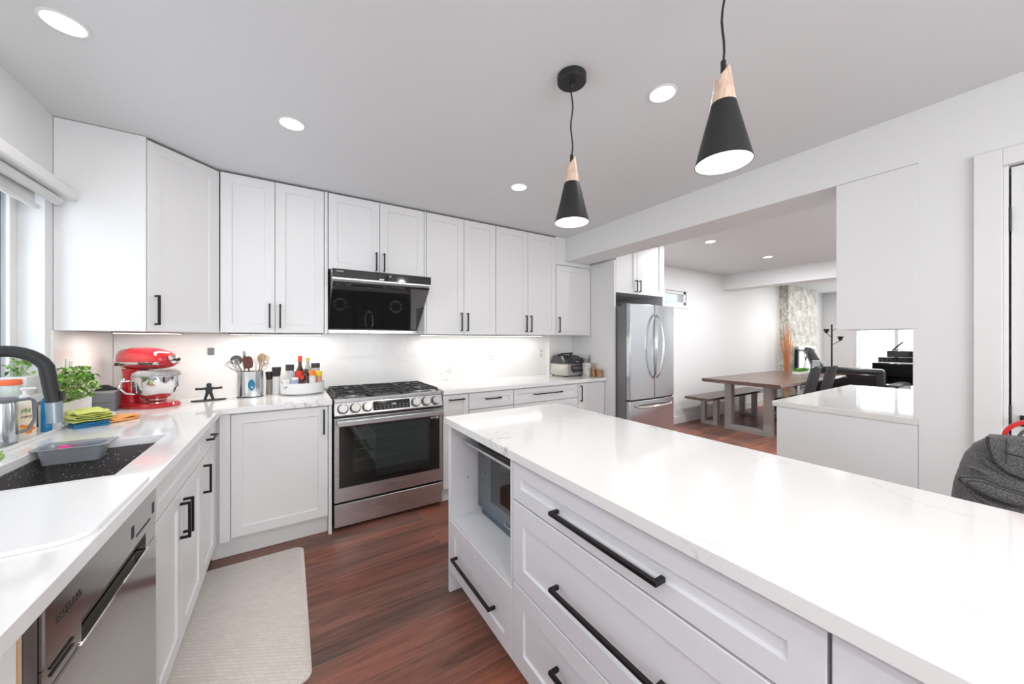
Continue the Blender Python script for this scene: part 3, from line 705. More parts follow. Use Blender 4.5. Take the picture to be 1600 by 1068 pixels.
# niche cabinet
t = thing('island_shelf_cabinet', 'grey island cabinet with an open microwave niche above one drawer', 'cabinet', (1.0, 1.46, 0))
n0, n1 = 1.140, 1.783
MB().box(IX, ixb, n1 - .019, n1, 0, IT).build('end_panel', islm, t, bev=.001)
m = MB(); m.box(IX + .002, ixb, n0 + .001, n0 + .018, KH, IT); m.box(IX + .002, ixb, n1 - .036, n1 - .0195, KH, IT); m.box(ixb - .016, ixb, n0 + .018, n1 - .036, KH, IT)
m.build('side_board', shelfm, t)
MB().box(IX + .002, ixb - .017, n0 + .0185, n1 - .0365, .385, .403).build('shelf', shelfm, t)
d = shaker(t, FI, n0, n1 - .020, KH, .392, islm, name='drawer'); pull(d, FI, 1.27, .235, .40, False, s=.012, out=.036)
m = MB(); 
for z in (.60,): m.lathe([(.003, 0), (.003, .002)], (.82, n1 - .0385, z), 10, 'Y')
m.build('shelf_hole', blackm, t)
MB().box(IX + .075, IX + .09, n0, n1 - .02, 0, KH).build('toe_kick', islm, t)
# three drawer unit
t = thing('island_drawer_cabinet', 'grey island cabinet with three wide drawers in the middle of the island', 'cabinet', (1.0, .67, 0))
k0, k1 = .205, 1.138
MB().box(IX + DT + .001, ixb, k0 + .001, k1 - .001, KH, IT).build('body', islm, t)
for z0, z1, hz in ((.738, IT - .012, .800), (.428, .735, .560), (KH, .425, .30)):
    d = shaker(t, FI, k0, k1, z0, z1, islm, name='drawer', stile=.068); pull(d, FI, .49, hz, .385, False, s=.012, out=.036)
MB().box(IX + .075, IX + .09, k0, k1, 0, KH).build('toe_kick', islm, t)
t = thing('island_end_cabinet', 'plain flat grey cabinet at the near end of the island', 'cabinet', (1.0, -.45, 0))
MB().box(IX + DT + .001, ixb, -1.05, k0 - .004, KH, IT).build('body', islm, t)
slabfront(t, FI, -.42, k0 - .003, KH, IT - .012, islm)
slabfront(t, FI, -1.05, -.423, KH, IT - .012, islm)
MB().box(IX + .075, IX + .09, -1.05, k0, 0, KH).build('toe_kick', islm, t)
# microwave
t = thing('microwave', 'black glass fronted microwave with a steel bar handle in the island niche', 'microwave', (1.0, 1.42, .403))
mx = .875; my0, my1 = 1.1595, 1.738; mz0, mz1 = .430, .868
FM = frame((mx + .03, 0, 0), (0, 1, 0), (-1, 0, 0))
m = MB(); m.box(mx + .031, 1.21, my0, my1, mz0, mz1); m.build('body', mat('micro_body', (.10, .14, .17), .35, metal=.6), t, bev=.004)
m = MB(); m.box(mx + .012, 1.19, my0 + .02, my1 - .03, .404, mz0 - .0005); m.build('base', mat('micro_base', (.12, .17, .21), .35, metal=.5), t)
m = MB(); m.panel(FM, my0, my1, mz0 + .006, mz1 - .05, [(0, 0), (0, .024), (.004, .028)]); d = m.build('door', mat('micro_frame', (.17, .22, .26), .25, metal=.7), t)
MB().panel(FM, my0 + .01, my1 - .012, mz0 + .045, mz1 - .056, [(0, .028), (0, .031)]).build('door_glass', mat('micro_glass', (.05, .07, .085), .03, coat=1, spec=.8), d)
MB().panel(FM, my0 + .01, my1 - .15, mz0 + .085, mz1 - .085, [(0, .031), (0, .0316)]).build('door_window', blackg, d)
MB().panel(FM, my0, my1, mz1 - .049, mz1 - .004, [(0, 0), (0, .026)]).build('control_band', blackg, t)
m = MB(); m.fbox(FM, my0 - .0, my1 + .0, .100, .122, mz1 - .070, mz1 - .058); m.fbox(FM, my0, my1, .030, .100, mz1 - .061, mz1 - .058)
m.build('handle', mat('micro_handle', (.62, .64, .65), .2, metal=.9), d, bev=.0015)
lettering('Panasonic', .020, mat('micro_logo', (.5, .52, .55), .4), d, (mx - .0025, my0 + .25, mz0 + .028), (0, -1, 0), (0, 0, 1))

# ================================================================ PENINSULA AND PASS-THROUGH
PZ = .962
t = thing('peninsula_cabinet', 'plain white peninsula base cabinet under the pass-through', 'cabinet', (3.2, .68, 0))
MB().box(WR, 3.95, YN + .002, .974, .0, PZ - .033).build('body', cabm, t, bev=.001)
m = MB(); gridslab(m, [WR - .004, 4.02], [YN + .001, .998], PZ - .032, PZ, lambda i, j: True)
tag(centre(m.build('worktop', quartz('cream_quartz', (.78, .77, .74), (.5, .48, .45), 1.4, .06), bev=.002)), 'glossy cream quartz worktop on the peninsula in the pass-through', 'worktop')
tag(centre(MB().box(WR - .001, 2.90, YN + .0005, .692, 1.398, 2.193).build('upper_cabinet', mat('hanging_cabinet_paint', (.80, .80, .80), .4), bev=.0015)), 'blank white hanging cabinet end above the pass-through', 'cabinet')
struct(MB().box(WR, WR + .02, YN, .408, PZ + .0005, 1.3975).build('trim_4', wallm))

# ================================================================ LIGHT FITTINGS
def downlight(label, x, y, zc):
    t = thing('ceiling_light', label, 'ceiling light', (x, y, zc), 0, None, world=False)
    m = MB(); m.lathe([(.062, -.0005), (.062, -.003), (.058, -.005), (.053, -.005), (.0515, -.003), (.0515, -.0006)], (0, 0, 0), 40, cap0=False, cap1=False); m.build('ring', white, t, smooth=True)
    m = MB(); m.lathe([(.051, -.0008), (.051, -.0042)], (0, 0, 0), 40); m.build('diffuser', lampm, t)
labs = ['round recessed ceiling light nearest the window in the top left corner', 'round recessed ceiling light above the corner in front of the tall wall cabinets', 'round recessed ceiling light left of the far pendant lamp',
        'round recessed ceiling light between the two pendant lamps', 'added fill light behind the camera near the left wall', 'added fill light at the back left of the kitchen', 'added fill light at the back middle of the kitchen', 'added fill light at the back right of the kitchen', 'added fill light just behind the camera']
for (x, y), lb in zip(LAMPS_K[:4], labs): downlight(lb, x, y, CEIL)
for (x, y), lb in zip(LAMPS_D[:2], ['round recessed dining ceiling light nearest the fridge', 'round recessed dining ceiling light above the dining table']): downlight(lb, x, y, DCEIL)

def pendant(label, x, y, rz):
    t = thing('pendant_lamp', label, 'pendant lamp', (x, y, 1.834), rz, 'pendant lamps over the island', world=False)
    Z = CEIL - 1.834
    m = MB(); m.lathe([(.060, Z - .001), (.060, Z - .026), (.056, Z - .030)], (0, 0, 0), 40); m.build('canopy', blackm, t, smooth=True)
    m = MB(); m.lathe([(.009, Z - .0305), (.009, Z - .042), (.006, Z - .052)], (0, 0, 0), 14); m.build('cord_grip', blackm, t, smooth=True)
    pts = [(.004 * math.sin(k * 1.1), .003 * math.sin(k * .7), .285 + (Z - .05 - .285) * k / 10) for k in range(11)]; pts[0] = (0, 0, .280)
    MB().tube(pts, .0032, 8).build('cord', blackm, t, smooth=True)
    # wooden neck, top cut at a slant
    n = 32; z0, z1 = .166, .255
    L0 = [(.0315 * math.cos(2 * PI * k / n), .0315 * math.sin(2 * PI * k / n), z0) for k in range(n)]
    L1 = []
    for k in range(n):
        cx, cy = math.cos(2 * PI * k / n), math.sin(2 * PI * k / n); z = z1 + .026 * cx
        r = .0315 - (.0165) * (z - z0) / (.115); L1.append((r * cx, r * cy, z))
    MB().rings([L0, L1]).build('neck', ashm, t, smooth=True)
    m = MB(); m.lathe([(.007, .24), (.007, .285)], (0, 0, 0), 12); m.build('socket', blackm, t, smooth=True)
    m = MB(); m.lathe([(.0315, .1655), (.033, .160), (.0715, 0), (.0700, .0005), (.0315, .158), (.03, .1585)], (0, 0, 0), 48, cap0=True, cap1=False)
    sh = m.build('shade', blackm, t, smooth=True)
    m = MB(); m.lathe([(.0697, .0008), (.0312, .1575)], (0, 0, 0), 48, cap0=False, cap1=True); m.build('shade_lining', mat('lining', (.9, .88, .84), .4), sh, smooth=True)
    m = MB(); m.ball((0, 0, .040), .046, (1, 1, .82), 24, 12); m.build('bulb', bulbm, t, smooth=True)
    return t
pendant('black cone pendant lamp with wood neck, the farther one nearest the fridge', 1.003, 1.118, -.6)
pendant('black cone pendant lamp with wood neck, the nearer and larger looking one', 1.022, .516, -.6)
area('pendant_light', (1.003, 1.118, 1.832), .12, 4.0, (1, .9, .78)); area('pendant_light', (1.022, .516, 1.832), .12, 4.0, (1, .9, .78))

# ================================================================ ROLLER BLIND
t = thing('roller_blind', 'white roller blind cassette across the top of the left window', 'blind', (WL, 1.9, 1.98))
m = MB(); pr = [(WL + .001, 2.105), (WL + .075, 2.100), (WL + .090, 2.085), (WL + .092, 2.040), (WL + .085, 2.035), (WL + .001, 2.035)]
m.rings([[(x, 1.0, z) for x, z in pr], [(x, 2.655, z) for x, z in pr]]); m.build('cassette', white, t, bev=.003)
m = MB(); m.lathe([(.020, 1.17), (.020, 2.60)], (WL + .045, 0, 2.012), 24, 'Y'); m.build('tube', mat('blind_fabric', (.72, .72, .72), .7), t, smooth=True)
m = MB(); m.box(WL + .012, WL + .016, 1.17, 2.50, 1.955, 2.034); m.lathe([(.012, 1.16), (.012, 2.515)], (WL + .014, 0, 1.950), 16, 'Y'); m.build('bottom_bar', mat('blind_bar', (.74, .74, .74), .5), t, smooth=True)

# ================================================================ FAUCET
t = thing('kitchen_faucet', 'black gooseneck kitchen faucet arching over the sink', 'faucet', (-.87, 1.83, CZ))
m = MB(); m.lathe([(.030, CZ + .0005), (.030, CZ + .012), (.024, CZ + .02), (.022, CZ + .10)], (-.87, 1.83, 0), 24); m.build('base', blackm, t, smooth=True)
pts = [(-.87, 1.83, CZ + .08), (-.87, 1.83, 1.20)]
for k in range(0, 15):
    a = PI * (1 - k / 16.0); pts.append((-.775 + .095 * math.cos(a), 1.83, 1.222 + .085 * math.sin(a)))
pts += [(-.679, 1.83, 1.19), (-.671, 1.83, 1.135)]
MB().tube(pts, .0185, 18).build('spout', blackm, t, smooth=True)
MB().tube([(-.6705, 1.83, 1.134), (-.668, 1.83, 1.065)], .0185, 18, [.019, .0175]).build('spray_head', mat('spray_grey', (.30, .36, .40), .3, metal=.5), t, smooth=True)
MB().box(-.655, -.648, 1.822, 1.838, 1.14, 1.17).build('spray_button', blackm, t, bev=.001)
m = MB(); m.tube([(-.87, 1.83, CZ + .06), (-.87, 1.77, CZ + .07), (-.87, 1.74, CZ + .13)], .008, 10); m.build('lever', blackm, t, smooth=True)

# ================================================================ THINGS ON THE WORKTOP
TZ = CZ + .0006
def lathe_part(name, prof, m, t, sx=1, sy=1, n=28, c=(0, 0, 0), axis='Z'):
    return MB().lathe(prof, c, n, axis, sx, sy).build(name, m, t, smooth=True)

# stand mixer, nose towards local +x
t = thing('stand_mixer', 'red stand mixer with a polished steel bowl', 'mixer', (-.740, 3.07, TZ), math.radians(-37), world=False)
def ell(cx, w, l, z, n=28, p=2.6):
    out = []
    for k in range(n):
        a = 2 * PI * k / n; c_, s_ = math.cos(a), math.sin(a)
        out.append((cx + l * math.copysign(abs(c_) ** (2 / p), c_), w * math.copysign(abs(s_) ** (2 / p), s_), z))
    return out
MB().rings([ell(.0, .105, .165, 0), ell(.0, .107, .167, .012), ell(.0, .098, .158, .026), ell(-.01, .08, .14, .032)]).build('base', red, t, smooth=True)
MB().rings([ell(-.105, .062, .055, .028), ell(-.110, .050, .045, .08), ell(-.112, .043, .040, .15), ell(-.105, .045, .045, .20), ell(-.09, .052, .07, .235)]).build('column', red, t, smooth=True)
def yz(x, hw, z0, z1, n=28, p=2.5):
    out = []; zc = (z0 + z1) / 2; hh = (z1 - z0) / 2
    for k in range(n):
        a = 2 * PI * k / n; c_, s_ = math.cos(a), math.sin(a)
        out.append((x, hw * math.copysign(abs(c_) ** (2 / p), c_), zc + hh * math.copysign(abs(s_) ** (2 / p), s_)))
    return out
MB().rings([yz(-.178, .022, .270, .305), yz(-.172, .044, .250, .335), yz(-.150, .060, .236, .355), yz(-.09, .067, .228, .364), yz(0, .067, .228, .364), yz(.06, .064, .230, .358), yz(.11, .058, .236, .342), yz(.14, .050, .243, .325), yz(.152, .040, .252, .312)]).build('motor_head', red, t, smooth=True)
MB().rings([[(-.172, -.058, .258), (.13, -.0615, .258), (.13, .0615, .258), (-.172, .058, .258)], [(-.172, -.064, .262), (.13, -.073, .262), (.13, .073, .262), (-.172, .064, .262)], [(-.172, -.064, .276), (.13, -.073, .276), (.13, .073, .276), (-.172, .064, .276)], [(-.172, -.058, .280), (.13, -.0615, .280), (.13, .0615, .280), (-.172, .058, .280)]]).build('trim_band', chrome, t, bev=.001)
lettering('KitchenAid', .022, blackm, t, (.060, -.0722, .269), (1, -.03, 0), (0, 0, 1))
lathe_part('hub_cap', [(.024, .150), (.026, .156), (.026, .172), (.016, .178)], chrome, t, axis='X', c=(0, 0, .292))
lathe_part('hub_knob', [(.006, .178), (.006, .188), (.011, .190), (.010, .204), (.004, .208)], blackm, t, axis='X', c=(0, 0, .292), n=16)
m = MB(); m.tube([(-.135, -.062, .262), (-.09, -.074, .262)], .005, 8); m.ball((-.135, -.068, .262), .010); m.build('speed_lever', blackm, t, smooth=True)
lathe_part('beater_shaft', [(.024, .228), (.022, .205), (.012, .203), (.010, .12)], chrome, t, c=(.055, 0, 0))
lathe_part('bowl', [(.045, .036), (.050, .040), (.052, .050), (.088, .080), (.106, .120), (.111, .160), (.112, .188), (.1145, .190), (.1145, .193), (.110, .193), (.108, .160), (.10, .118), (.07, .07), (.03, .05)], chrome, t, c=(.055, 0, 0), n=48)
m = MB(); m.tube([(.0, -.10, .165), (-.015, -.135, .165), (-.02, -.145, .13), (-.005, -.12, .095), (.01, -.085, .085)], .006, 10); m.build('bowl_handle', chrome, t, smooth=True)
lathe_part('pouring_shield', [(.112, .195), (.108, .210), (.085, .2255), (.060, .2255)], mat('shield_clear', (.9, .92, .93), .08, trans=.7), t, c=(.055, 0, 0), n=40)
m = MB(); m.ball((-.112, -.047, .165), .014); m.build('lock_knob', chrome, t, smooth=True)

# grey two-tier box and the dark lid behind
t = thing('storage_box', 'dark grey two-tier storage box left of the red mixer', 'box', (-.912, 3.01, TZ), math.radians(6), world=False)
MB().box(-.056, .056, -.085, .085, 0, .054).build('lower_tier', grey, t, bev=.003)
MB().box(-.056, .056, -.085, .085, .0545, .106).build('upper_tier', grey, t, bev=.003)
MB().box(-.054, .054, -.083, .083, .1062, .112).build('lid', mat('lid_grey', (.24, .245, .25), .4), t, bev=.002)
t = thing('utensil_rest', 'black curved utensil rest standing on the grey two-tier box', 'utensil rest', (-.912, 3.06, TZ + .1123), math.radians(6), world=False)
m = MB(); pf = [(-.05, 0), (-.045, .022), (-.02, .034), (.0, .032), (.02, .018), (.045, .010), (.052, 0)]
m.rings([[(x, -.012, z) for x, z in pf], [(x, .012, z) for x, z in pf]]); m.build('body', blackm, t, bev=.002)
m = MB(); m.box(-.052, .053, -.016, .016, -.0, .003); m.build('foot', blackm, t)

# long white herb planter
def leaves(n, cx, cy, z, rx, ry, h, seed, smin=.010, smax=.020):
    rnd = random.Random(seed); m = MB()
    for k in range(n):
        a = rnd.uniform(0, 2 * PI); q = math.sqrt(rnd.random()); zz = z + h * (rnd.random() ** .8)
        sp = .75 + .5 * math.sin(PI * min(1, (zz - z) / h + .15))
        p = Vector((cx + rx * q * math.cos(a) * sp, cy + ry * q * math.sin(a) * sp, zz))
        s = rnd.uniform(smin, smax); M = Matrix.Rotation(rnd.uniform(0, 2 * PI), 3, 'Z') @ Matrix.Rotation(rnd.uniform(-.2, 1.1), 3, 'Y') @ Matrix.Rotation(rnd.uniform(-.4, .4), 3, 'X')
        c = [(-.1, 0, 0), (.25, .42, .10), (.8, .50, .12), (1.35, .32, .05), (1.75, 0, -.10), (1.35, -.32, .05), (.8, -.50, .12), (.25, -.42, .10)]
        mid_ = [(-.1, 0, 0), (.25, 0, 0), (.8, 0, 0), (1.35, 0, -.03), (1.75, 0, -.10)]
        P_ = lambda v_: tuple(p + M @ (Vector(v_) * s))
        vs_ = [m.bm.verts.new(P_(v_)) for v_ in c]; ms = [m.bm.verts.new(P_(v_)) for v_ in mid_[1:4]]
        m.bm.faces.new((vs_[0], ms[0], vs_[1])); m.bm.faces.new((vs_[0], vs_[7], ms[0]))
        m.bm.faces.new((vs_[1], ms[0], ms[1], vs_[2])); m.bm.faces.new((vs_[7], vs_[6], ms[1], ms[0]))
        m.bm.faces.new((vs_[2], ms[1], ms[2], vs_[3])); m.bm.faces.new((vs_[6], vs_[5], ms[2], ms[1]))
        m.bm.faces.new((vs_[3], ms[2], vs_[4])); m.bm.faces.new((vs_[5], vs_[4], ms[2]))
    return m
def stems(n, cx, cy, z, rx, ry, h, seed, r=.0016):
    rnd = random.Random(seed); m = MB()
    for k in range(n):
        x, y = cx + rnd.uniform(-rx, rx) * .8, cy + rnd.uniform(-ry, ry) * .8; dx, dy = rnd.uniform(-.03, .03), rnd.uniform(-.03, .03); hh = h * rnd.uniform(.6, 1)
        m.tube([(x, y, z), (x + dx * .4, y + dy * .4, z + hh * .5), (x + dx, y + dy, z + hh)], r, 5)
    return m
t = thing('herb_planter', 'long white planter of bushy green basil on the worktop by the window', 'plant', (-.936, 2.67, TZ), 0, world=False)
m = MB(); w_, l_ = .034, .150
m.rings([[(-w_, -l_, 0), (w_, -l_, 0), (w_, l_, 0), (-w_, l_, 0)], [(-w_ - .002, -l_, .113), (w_ + .002, -l_, .113), (w_ + .002, l_, .113), (-w_ - .002, l_, .113)], [(-w_ + .003, -l_ + .005, .113), (w_ - .003, -l_ + .005, .113), (w_ - .003, l_ - .005, .113), (-w_ + .003, l_ - .005, .113)], [(-w_ + .004, -l_ + .006, .098), (w_ - .004, -l_ + .006, .098), (w_ - .004, l_ - .006, .098), (-w_ + .004, l_ - .006, .098)]])
m.build('trough', white, t, bev=.001)
MB().box(-w_ + .005, w_ - .005, -l_ + .007, l_ - .007, .098, .104).build('soil', soilm, t)
stems(34, .012, .0, .100, .02, .12, .13, 3).build('stems', stemm, t, smooth=True)
leaves(360, .030, .0, .115, .050, .140, .165, 5, .009, .018).build('foliage', leafm, t, smooth=True)
for (x, y, a) in ((.01, .02, .02), (.012, .08, -.03), (.01, -.05, .03)):
    MB().tube([(x, y, .10), (x + .006, y + a, .225)], .004, 6).build('stake', lightwood, t, smooth=True)
t = thing('herb_pot', 'square white pot of young basil standing on the window sill', 'plant', (-1.030, 2.535, lz0 + .0035), 0, world=False)
m = MB(); m.rings([[(-.030, -.035, 0), (.030, -.035, 0), (.030, .035, 0), (-.030, .035, 0)], [(-.038, -.045, .085), (.038, -.045, .085), (.038, .045, .085), (-.038, .045, .085)]]); m.build('pot', white, t, bev=.003)
stems(8, 0, 0, .085, .02, .02, .06, 8).build('stems', stemm, t, smooth=True)
leaves(60, .0, .0, .10, .040, .05, .07, 9, .009, .016).build('foliage', leafm, t, smooth=True)
# red-capped jar on the sill
t = thing('food_jar', 'clear jar with an orange red cap on the window sill', 'jar', (-1.010, 2.425, lz0 + .0035), 0, world=False)
lathe_part('jar_body', [(.026, 0), (.029, .004), (.029, .050), (.026, .056)], mat('jar_clear', (.72, .80, .76), .15, trans=.3), t)
lathe_part('cap', [(.030, .0565), (.031, .058), (.031, .076), (.028, .079)], mat('orange_cap', (.85, .16, .06), .35), t)
# white tray with bottles
t = thing('bottle_tray', 'narrow white tray under the bottles beside the sink', 'tray', (-.935, 2.30, TZ), 0, world=False)
m = MB(); m.rings([rr(-.050, .050, -.26, .23, .02, 0), rr(-.052, .052, -.262, .232, .022, .014), rr(-.047, .047, -.257, .227, .018, .014), rr(-.046, .046, -.256, .226, .018, .004)]); m.build('tray', white, t, smooth=True)
TT = TZ + .0045
t = thing('steel_pitcher', 'brushed steel pitcher with a dark grey lid at the left edge of the photo', 'pitcher', (-.940, 2.20, TT), 0, world=False)
lathe_part('body', [(.036, 0), (.040, .004), (.040, .150), (.038, .165)], steelv, t)
lathe_part('lid', [(.041, .1655), (.042, .168), (.042, .178), (.034, .184)], grey, t)
m = MB(); m.tube([(.038, .0, .172), (.062, .02, .174), (.070, .03, .165), (.072, .032, .09), (.060, .02, .05), (.039, .0, .045)], .006, 8); m.build('handle', grey, t, smooth=True)
def squeeze(name, label, loc, w, d, h, m, capm, cat, rz=0):
    t = thing(name, label, cat, loc, rz, world=False)
    MB().rings([rr(-w, w, -d, d, d * .8, 0), rr(-w, w, -d, d, d * .8, h * .85), rr(-w * .8, w * .8, -d * .8, d * .8, d * .6, h * .95), rr(-.011, .011, -.011, .011, .0105, h)]).build('body', m, t, smooth=True)
    return t
t = squeeze('soap_jug', 'cream soap jug with an orange carrot label behind the sink', (-.928, 2.315, TT), .029, .020, .165, mat('cream_plastic', (.80, .76, .66), .35), white, 'bottle', math.radians(38))
m = MB(); m.box(-.023, .023, -.0212, -.0204, .02, .135); lb = m.build('label', mat('label_cream', (.82, .70, .52), .5), t)
m = MB()
for k, (x, z, r_) in enumerate(((-.010, .035, .009), (.004, .030, .010), (.014, .042, .008), (.0, .050, .009), (-.012, .055, .006))): m.lathe([(r_, -.0219), (r_ * .8, -.0214)], (x, 0, z), 12, 'Y')
m.build('carrot_print', mat('carrot', (.82, .25, .05), .5), t)
m = MB()
for k in range(5): m.box(-.014 + k * .005, -.011 + k * .005, -.0219, -.0213, .108 + (k % 2) * .004, .122 + (k % 3) * .003)
m.build('leaf_print', mat('leaf_print', (.12, .32, .08), .5), t)
lettering('MPZ', .015, mat('ink', (.05, .04, .04), .5), t, (0, -.0217, .090), (1, 0, 0), (0, 0, 1))
lathe_part('pump_collar', [(.013, .1655), (.013, .180), (.006, .182), (.006, .200)], white, t, n=20)
m = MB(); m.box(-.010, .030, -.008, .008, .2005, .210); m.build('pump_head', white, t, bev=.003)
t = squeeze('blue_bottle', 'clear bottle with bright blue liquid beside the basil planter', (-.915, 2.438, TT), .016, .013, .15, mat('blue_liquid', (.02, .28, .62), .1, trans=.4), white, 'bottle', .3)
lathe_part('cap', [(.011, .1505), (.011, .168)], white, t, n=20)

# folded cloths
def folded(name, label, loc, w, l, h, m, seed, rz=0, layers=4):
    t = thing(name, label, 'cloth', loc, rz, 'folded cleaning cloths beside the sink', world=False) if False else None
    rnd = random.Random(seed); mb = MB()
    n = 26
    # one long folded sheet seen from the side, with soft wavy layers
    path = []
    lh = h / layers
    for k in range(layers):
        zc = lh * (k + .5); xs_ = [(-1 + 2 * i / n) for i in range(n + 1)]
        if k % 2: xs_ = xs_[::-1]
        for x in xs_: path.append((x * w * (1 - .05 * k) + rnd.uniform(-.001, .001), zc + .0016 * math.sin(x * 5 + k + seed)))
    m2 = 12; V = []
    for j in range(m2 + 1):
        y = -l + 2 * l * j / m2; row = []
        for i, (x, z) in enumerate(path):
            dz = .004 * math.sin(y * 60 + seed + i * .05) * (z / h) + .006 * noise.noise(Vector((x * 18, y * 18, seed)))* (z / h)
            row.append(mb.bm.verts.new((x + .004 * math.sin(y * 50 + z * 300), y + .004 * math.sin(x * 70 + z * 200), max(z + dz, .0022))))
        V.append(row)
    for a, b in zip(V, V[1:]):
        for i in range(len(path) - 1): mb.bm.faces.new((a[i], a[i + 1], b[i + 1], b[i]))
    o = mb.build(name, m, None, smooth=True, solid=.0036, sub=1)
    o.location = loc; o.rotation_euler = (0, 0, rz); tag(o, label, 'cloth', 'folded cleaning cloths beside the sink'); return o
folded('cleaning_cloth', 'folded blue cleaning cloth under the yellow one', (-.816, 2.530, TZ), .058, .062, .020, bluec, 1, .5)
folded('cleaning_cloth', 'rolled orange cleaning cloth at the right of the stack', (-.736, 2.605, TZ), .046, .062, .024, orangec, 2, -.75)
folded('cleaning_cloth', 'pale lilac folded cloth lying over the orange and blue ones', (-.790, 2.590, TZ + .0285), .040, .060, .016, lilacc, 3, .2, 3)
folded('cleaning_cloth', 'bright yellow folded cloth on top of the stack', (-.820, 2.535, TZ + .0260), .066, .072, .050, yellowc, 4, .6, 5)
o = folded('dish_cloth', 'green cloth folded flat at the left edge beside the sink', (-.885, 1.975, TZ), .040, .065, .014, greenc, 6, .3, 3); del o['group']

# steel tray hooked over the far edge of the sink, with a brush and a sponge
t = thing('sink_caddy', 'grey steel caddy hooked over the far edge of the sink', 'tray', (-.708, 2.08, .874), 0, world=False)
m = MB(); m.rings([rr(-.075, .075, -.040, .034, .015, 0), rr(-.086, .086, -.050, .038, .02, .058), rr(-.100, .100, -.060, .078, .02, .0585), rr(-.100, .100, -.060, .078, .02, .0615), rr(-.083, .083, -.047, .036, .018, .0605), rr(-.072, .072, -.037, .031, .013, .003)])
m.build('caddy', mat('caddy_steel', (.34, .36, .39), .35, metal=.35), t, smooth=True)
t = thing('dish_brush', 'pink dish scrubber lying in the steel sink caddy', 'scrubber', (-.735, 2.075, .878), .3, world=False)
m = MB(); m.ball((0, 0, .030), .026, (1, .75, 1.1)); m.build('scrubber', fabric('pink_mesh', (.80, .02, .25), 300, .6), t, smooth=True)
o = tag(MB().box(-.035, .035, -.018, .018, 0, .045).build('sponge', fabric('blue_sponge', (.04, .16, .55), 300, .9), bev=.006, seg=3), 'blue sponge lying in the steel sink caddy', 'sponge'); o.location = (-.668, 2.076, .878); o.rotation_euler = (0, 0, .15)

# little black figure on an oval base
t = thing('spoon_rest_figure', 'small black human shaped figure with open arms on an oval base', 'figurine', (-.462, 3.13, TZ), math.radians(8), world=False)
lathe_part('oval_base', [(.092, 0), (.094, .003), (.092, .006)], blackm, t, 1, .42, 36)
m = MB()
m.ball((0, 0, .104), .0145, (1, .8, 1.05))
m.rings([ell(0, .009, .012, .094, 16), ell(0, .010, .020, .086, 16), ell(0, .010, .019, .070, 16), ell(0, .010, .017, .050, 16), ell(0, .009, .018, .042, 16)])
for s in (-1, 1):
    m.tube([(s * .012, 0, .083), (s * .035, 0, .080), (s * .062, 0, .082)], .0075, 10, [.0085, .0075, .007])
    m.ball((s * .063, 0, .082), .0085)
    m.tube([(s * .009, 0, .050), (s * .016, 0, .025), (s * .021, 0, .007)], .009, 10, [.010, .0085, .008])
m.build('figure', blackm, t, smooth=True)

# utensil crock
cx, cy = -.240, 3.185
t = thing('utensil_crock', 'oval brushed steel utensil holder with a blue sticker', 'utensil holder', (cx, cy, TZ), math.radians(-18), world=False)
prof = [(.080, 0), (.080, .004), (.080, .182), (.082, .184), (.078, .184), (.077, .012)]
m = MB(); m.lathe(prof, (0, 0, 0), 48, 'Z', 1, .72); m.build('holder', steelv, t, smooth=True)
m = MB(); m.lathe([(.081, 0), (.081, .006)], (0, 0, -.0004), 48, 'Z', 1.01, .73); m.build('base_ring', blackm, t)
m = MB(); L0 = []; L1 = []
for k in range(24):
    a = 2 * PI * k / 24; xx = .030 + .020 * math.cos(a); zz = .088 + .040 * math.sin(a)
    yy = -.0576 * math.sqrt(max(0, 1 - (xx / .080) ** 2)); L0.append((xx, yy - .0006, zz)); L1.append((xx, yy - .0014, zz))
m.rings([L0, L1]); m.build('sticker', mat('blue_sticker', (.01, .16, .30), .35), t)
rnd = random.Random(4)
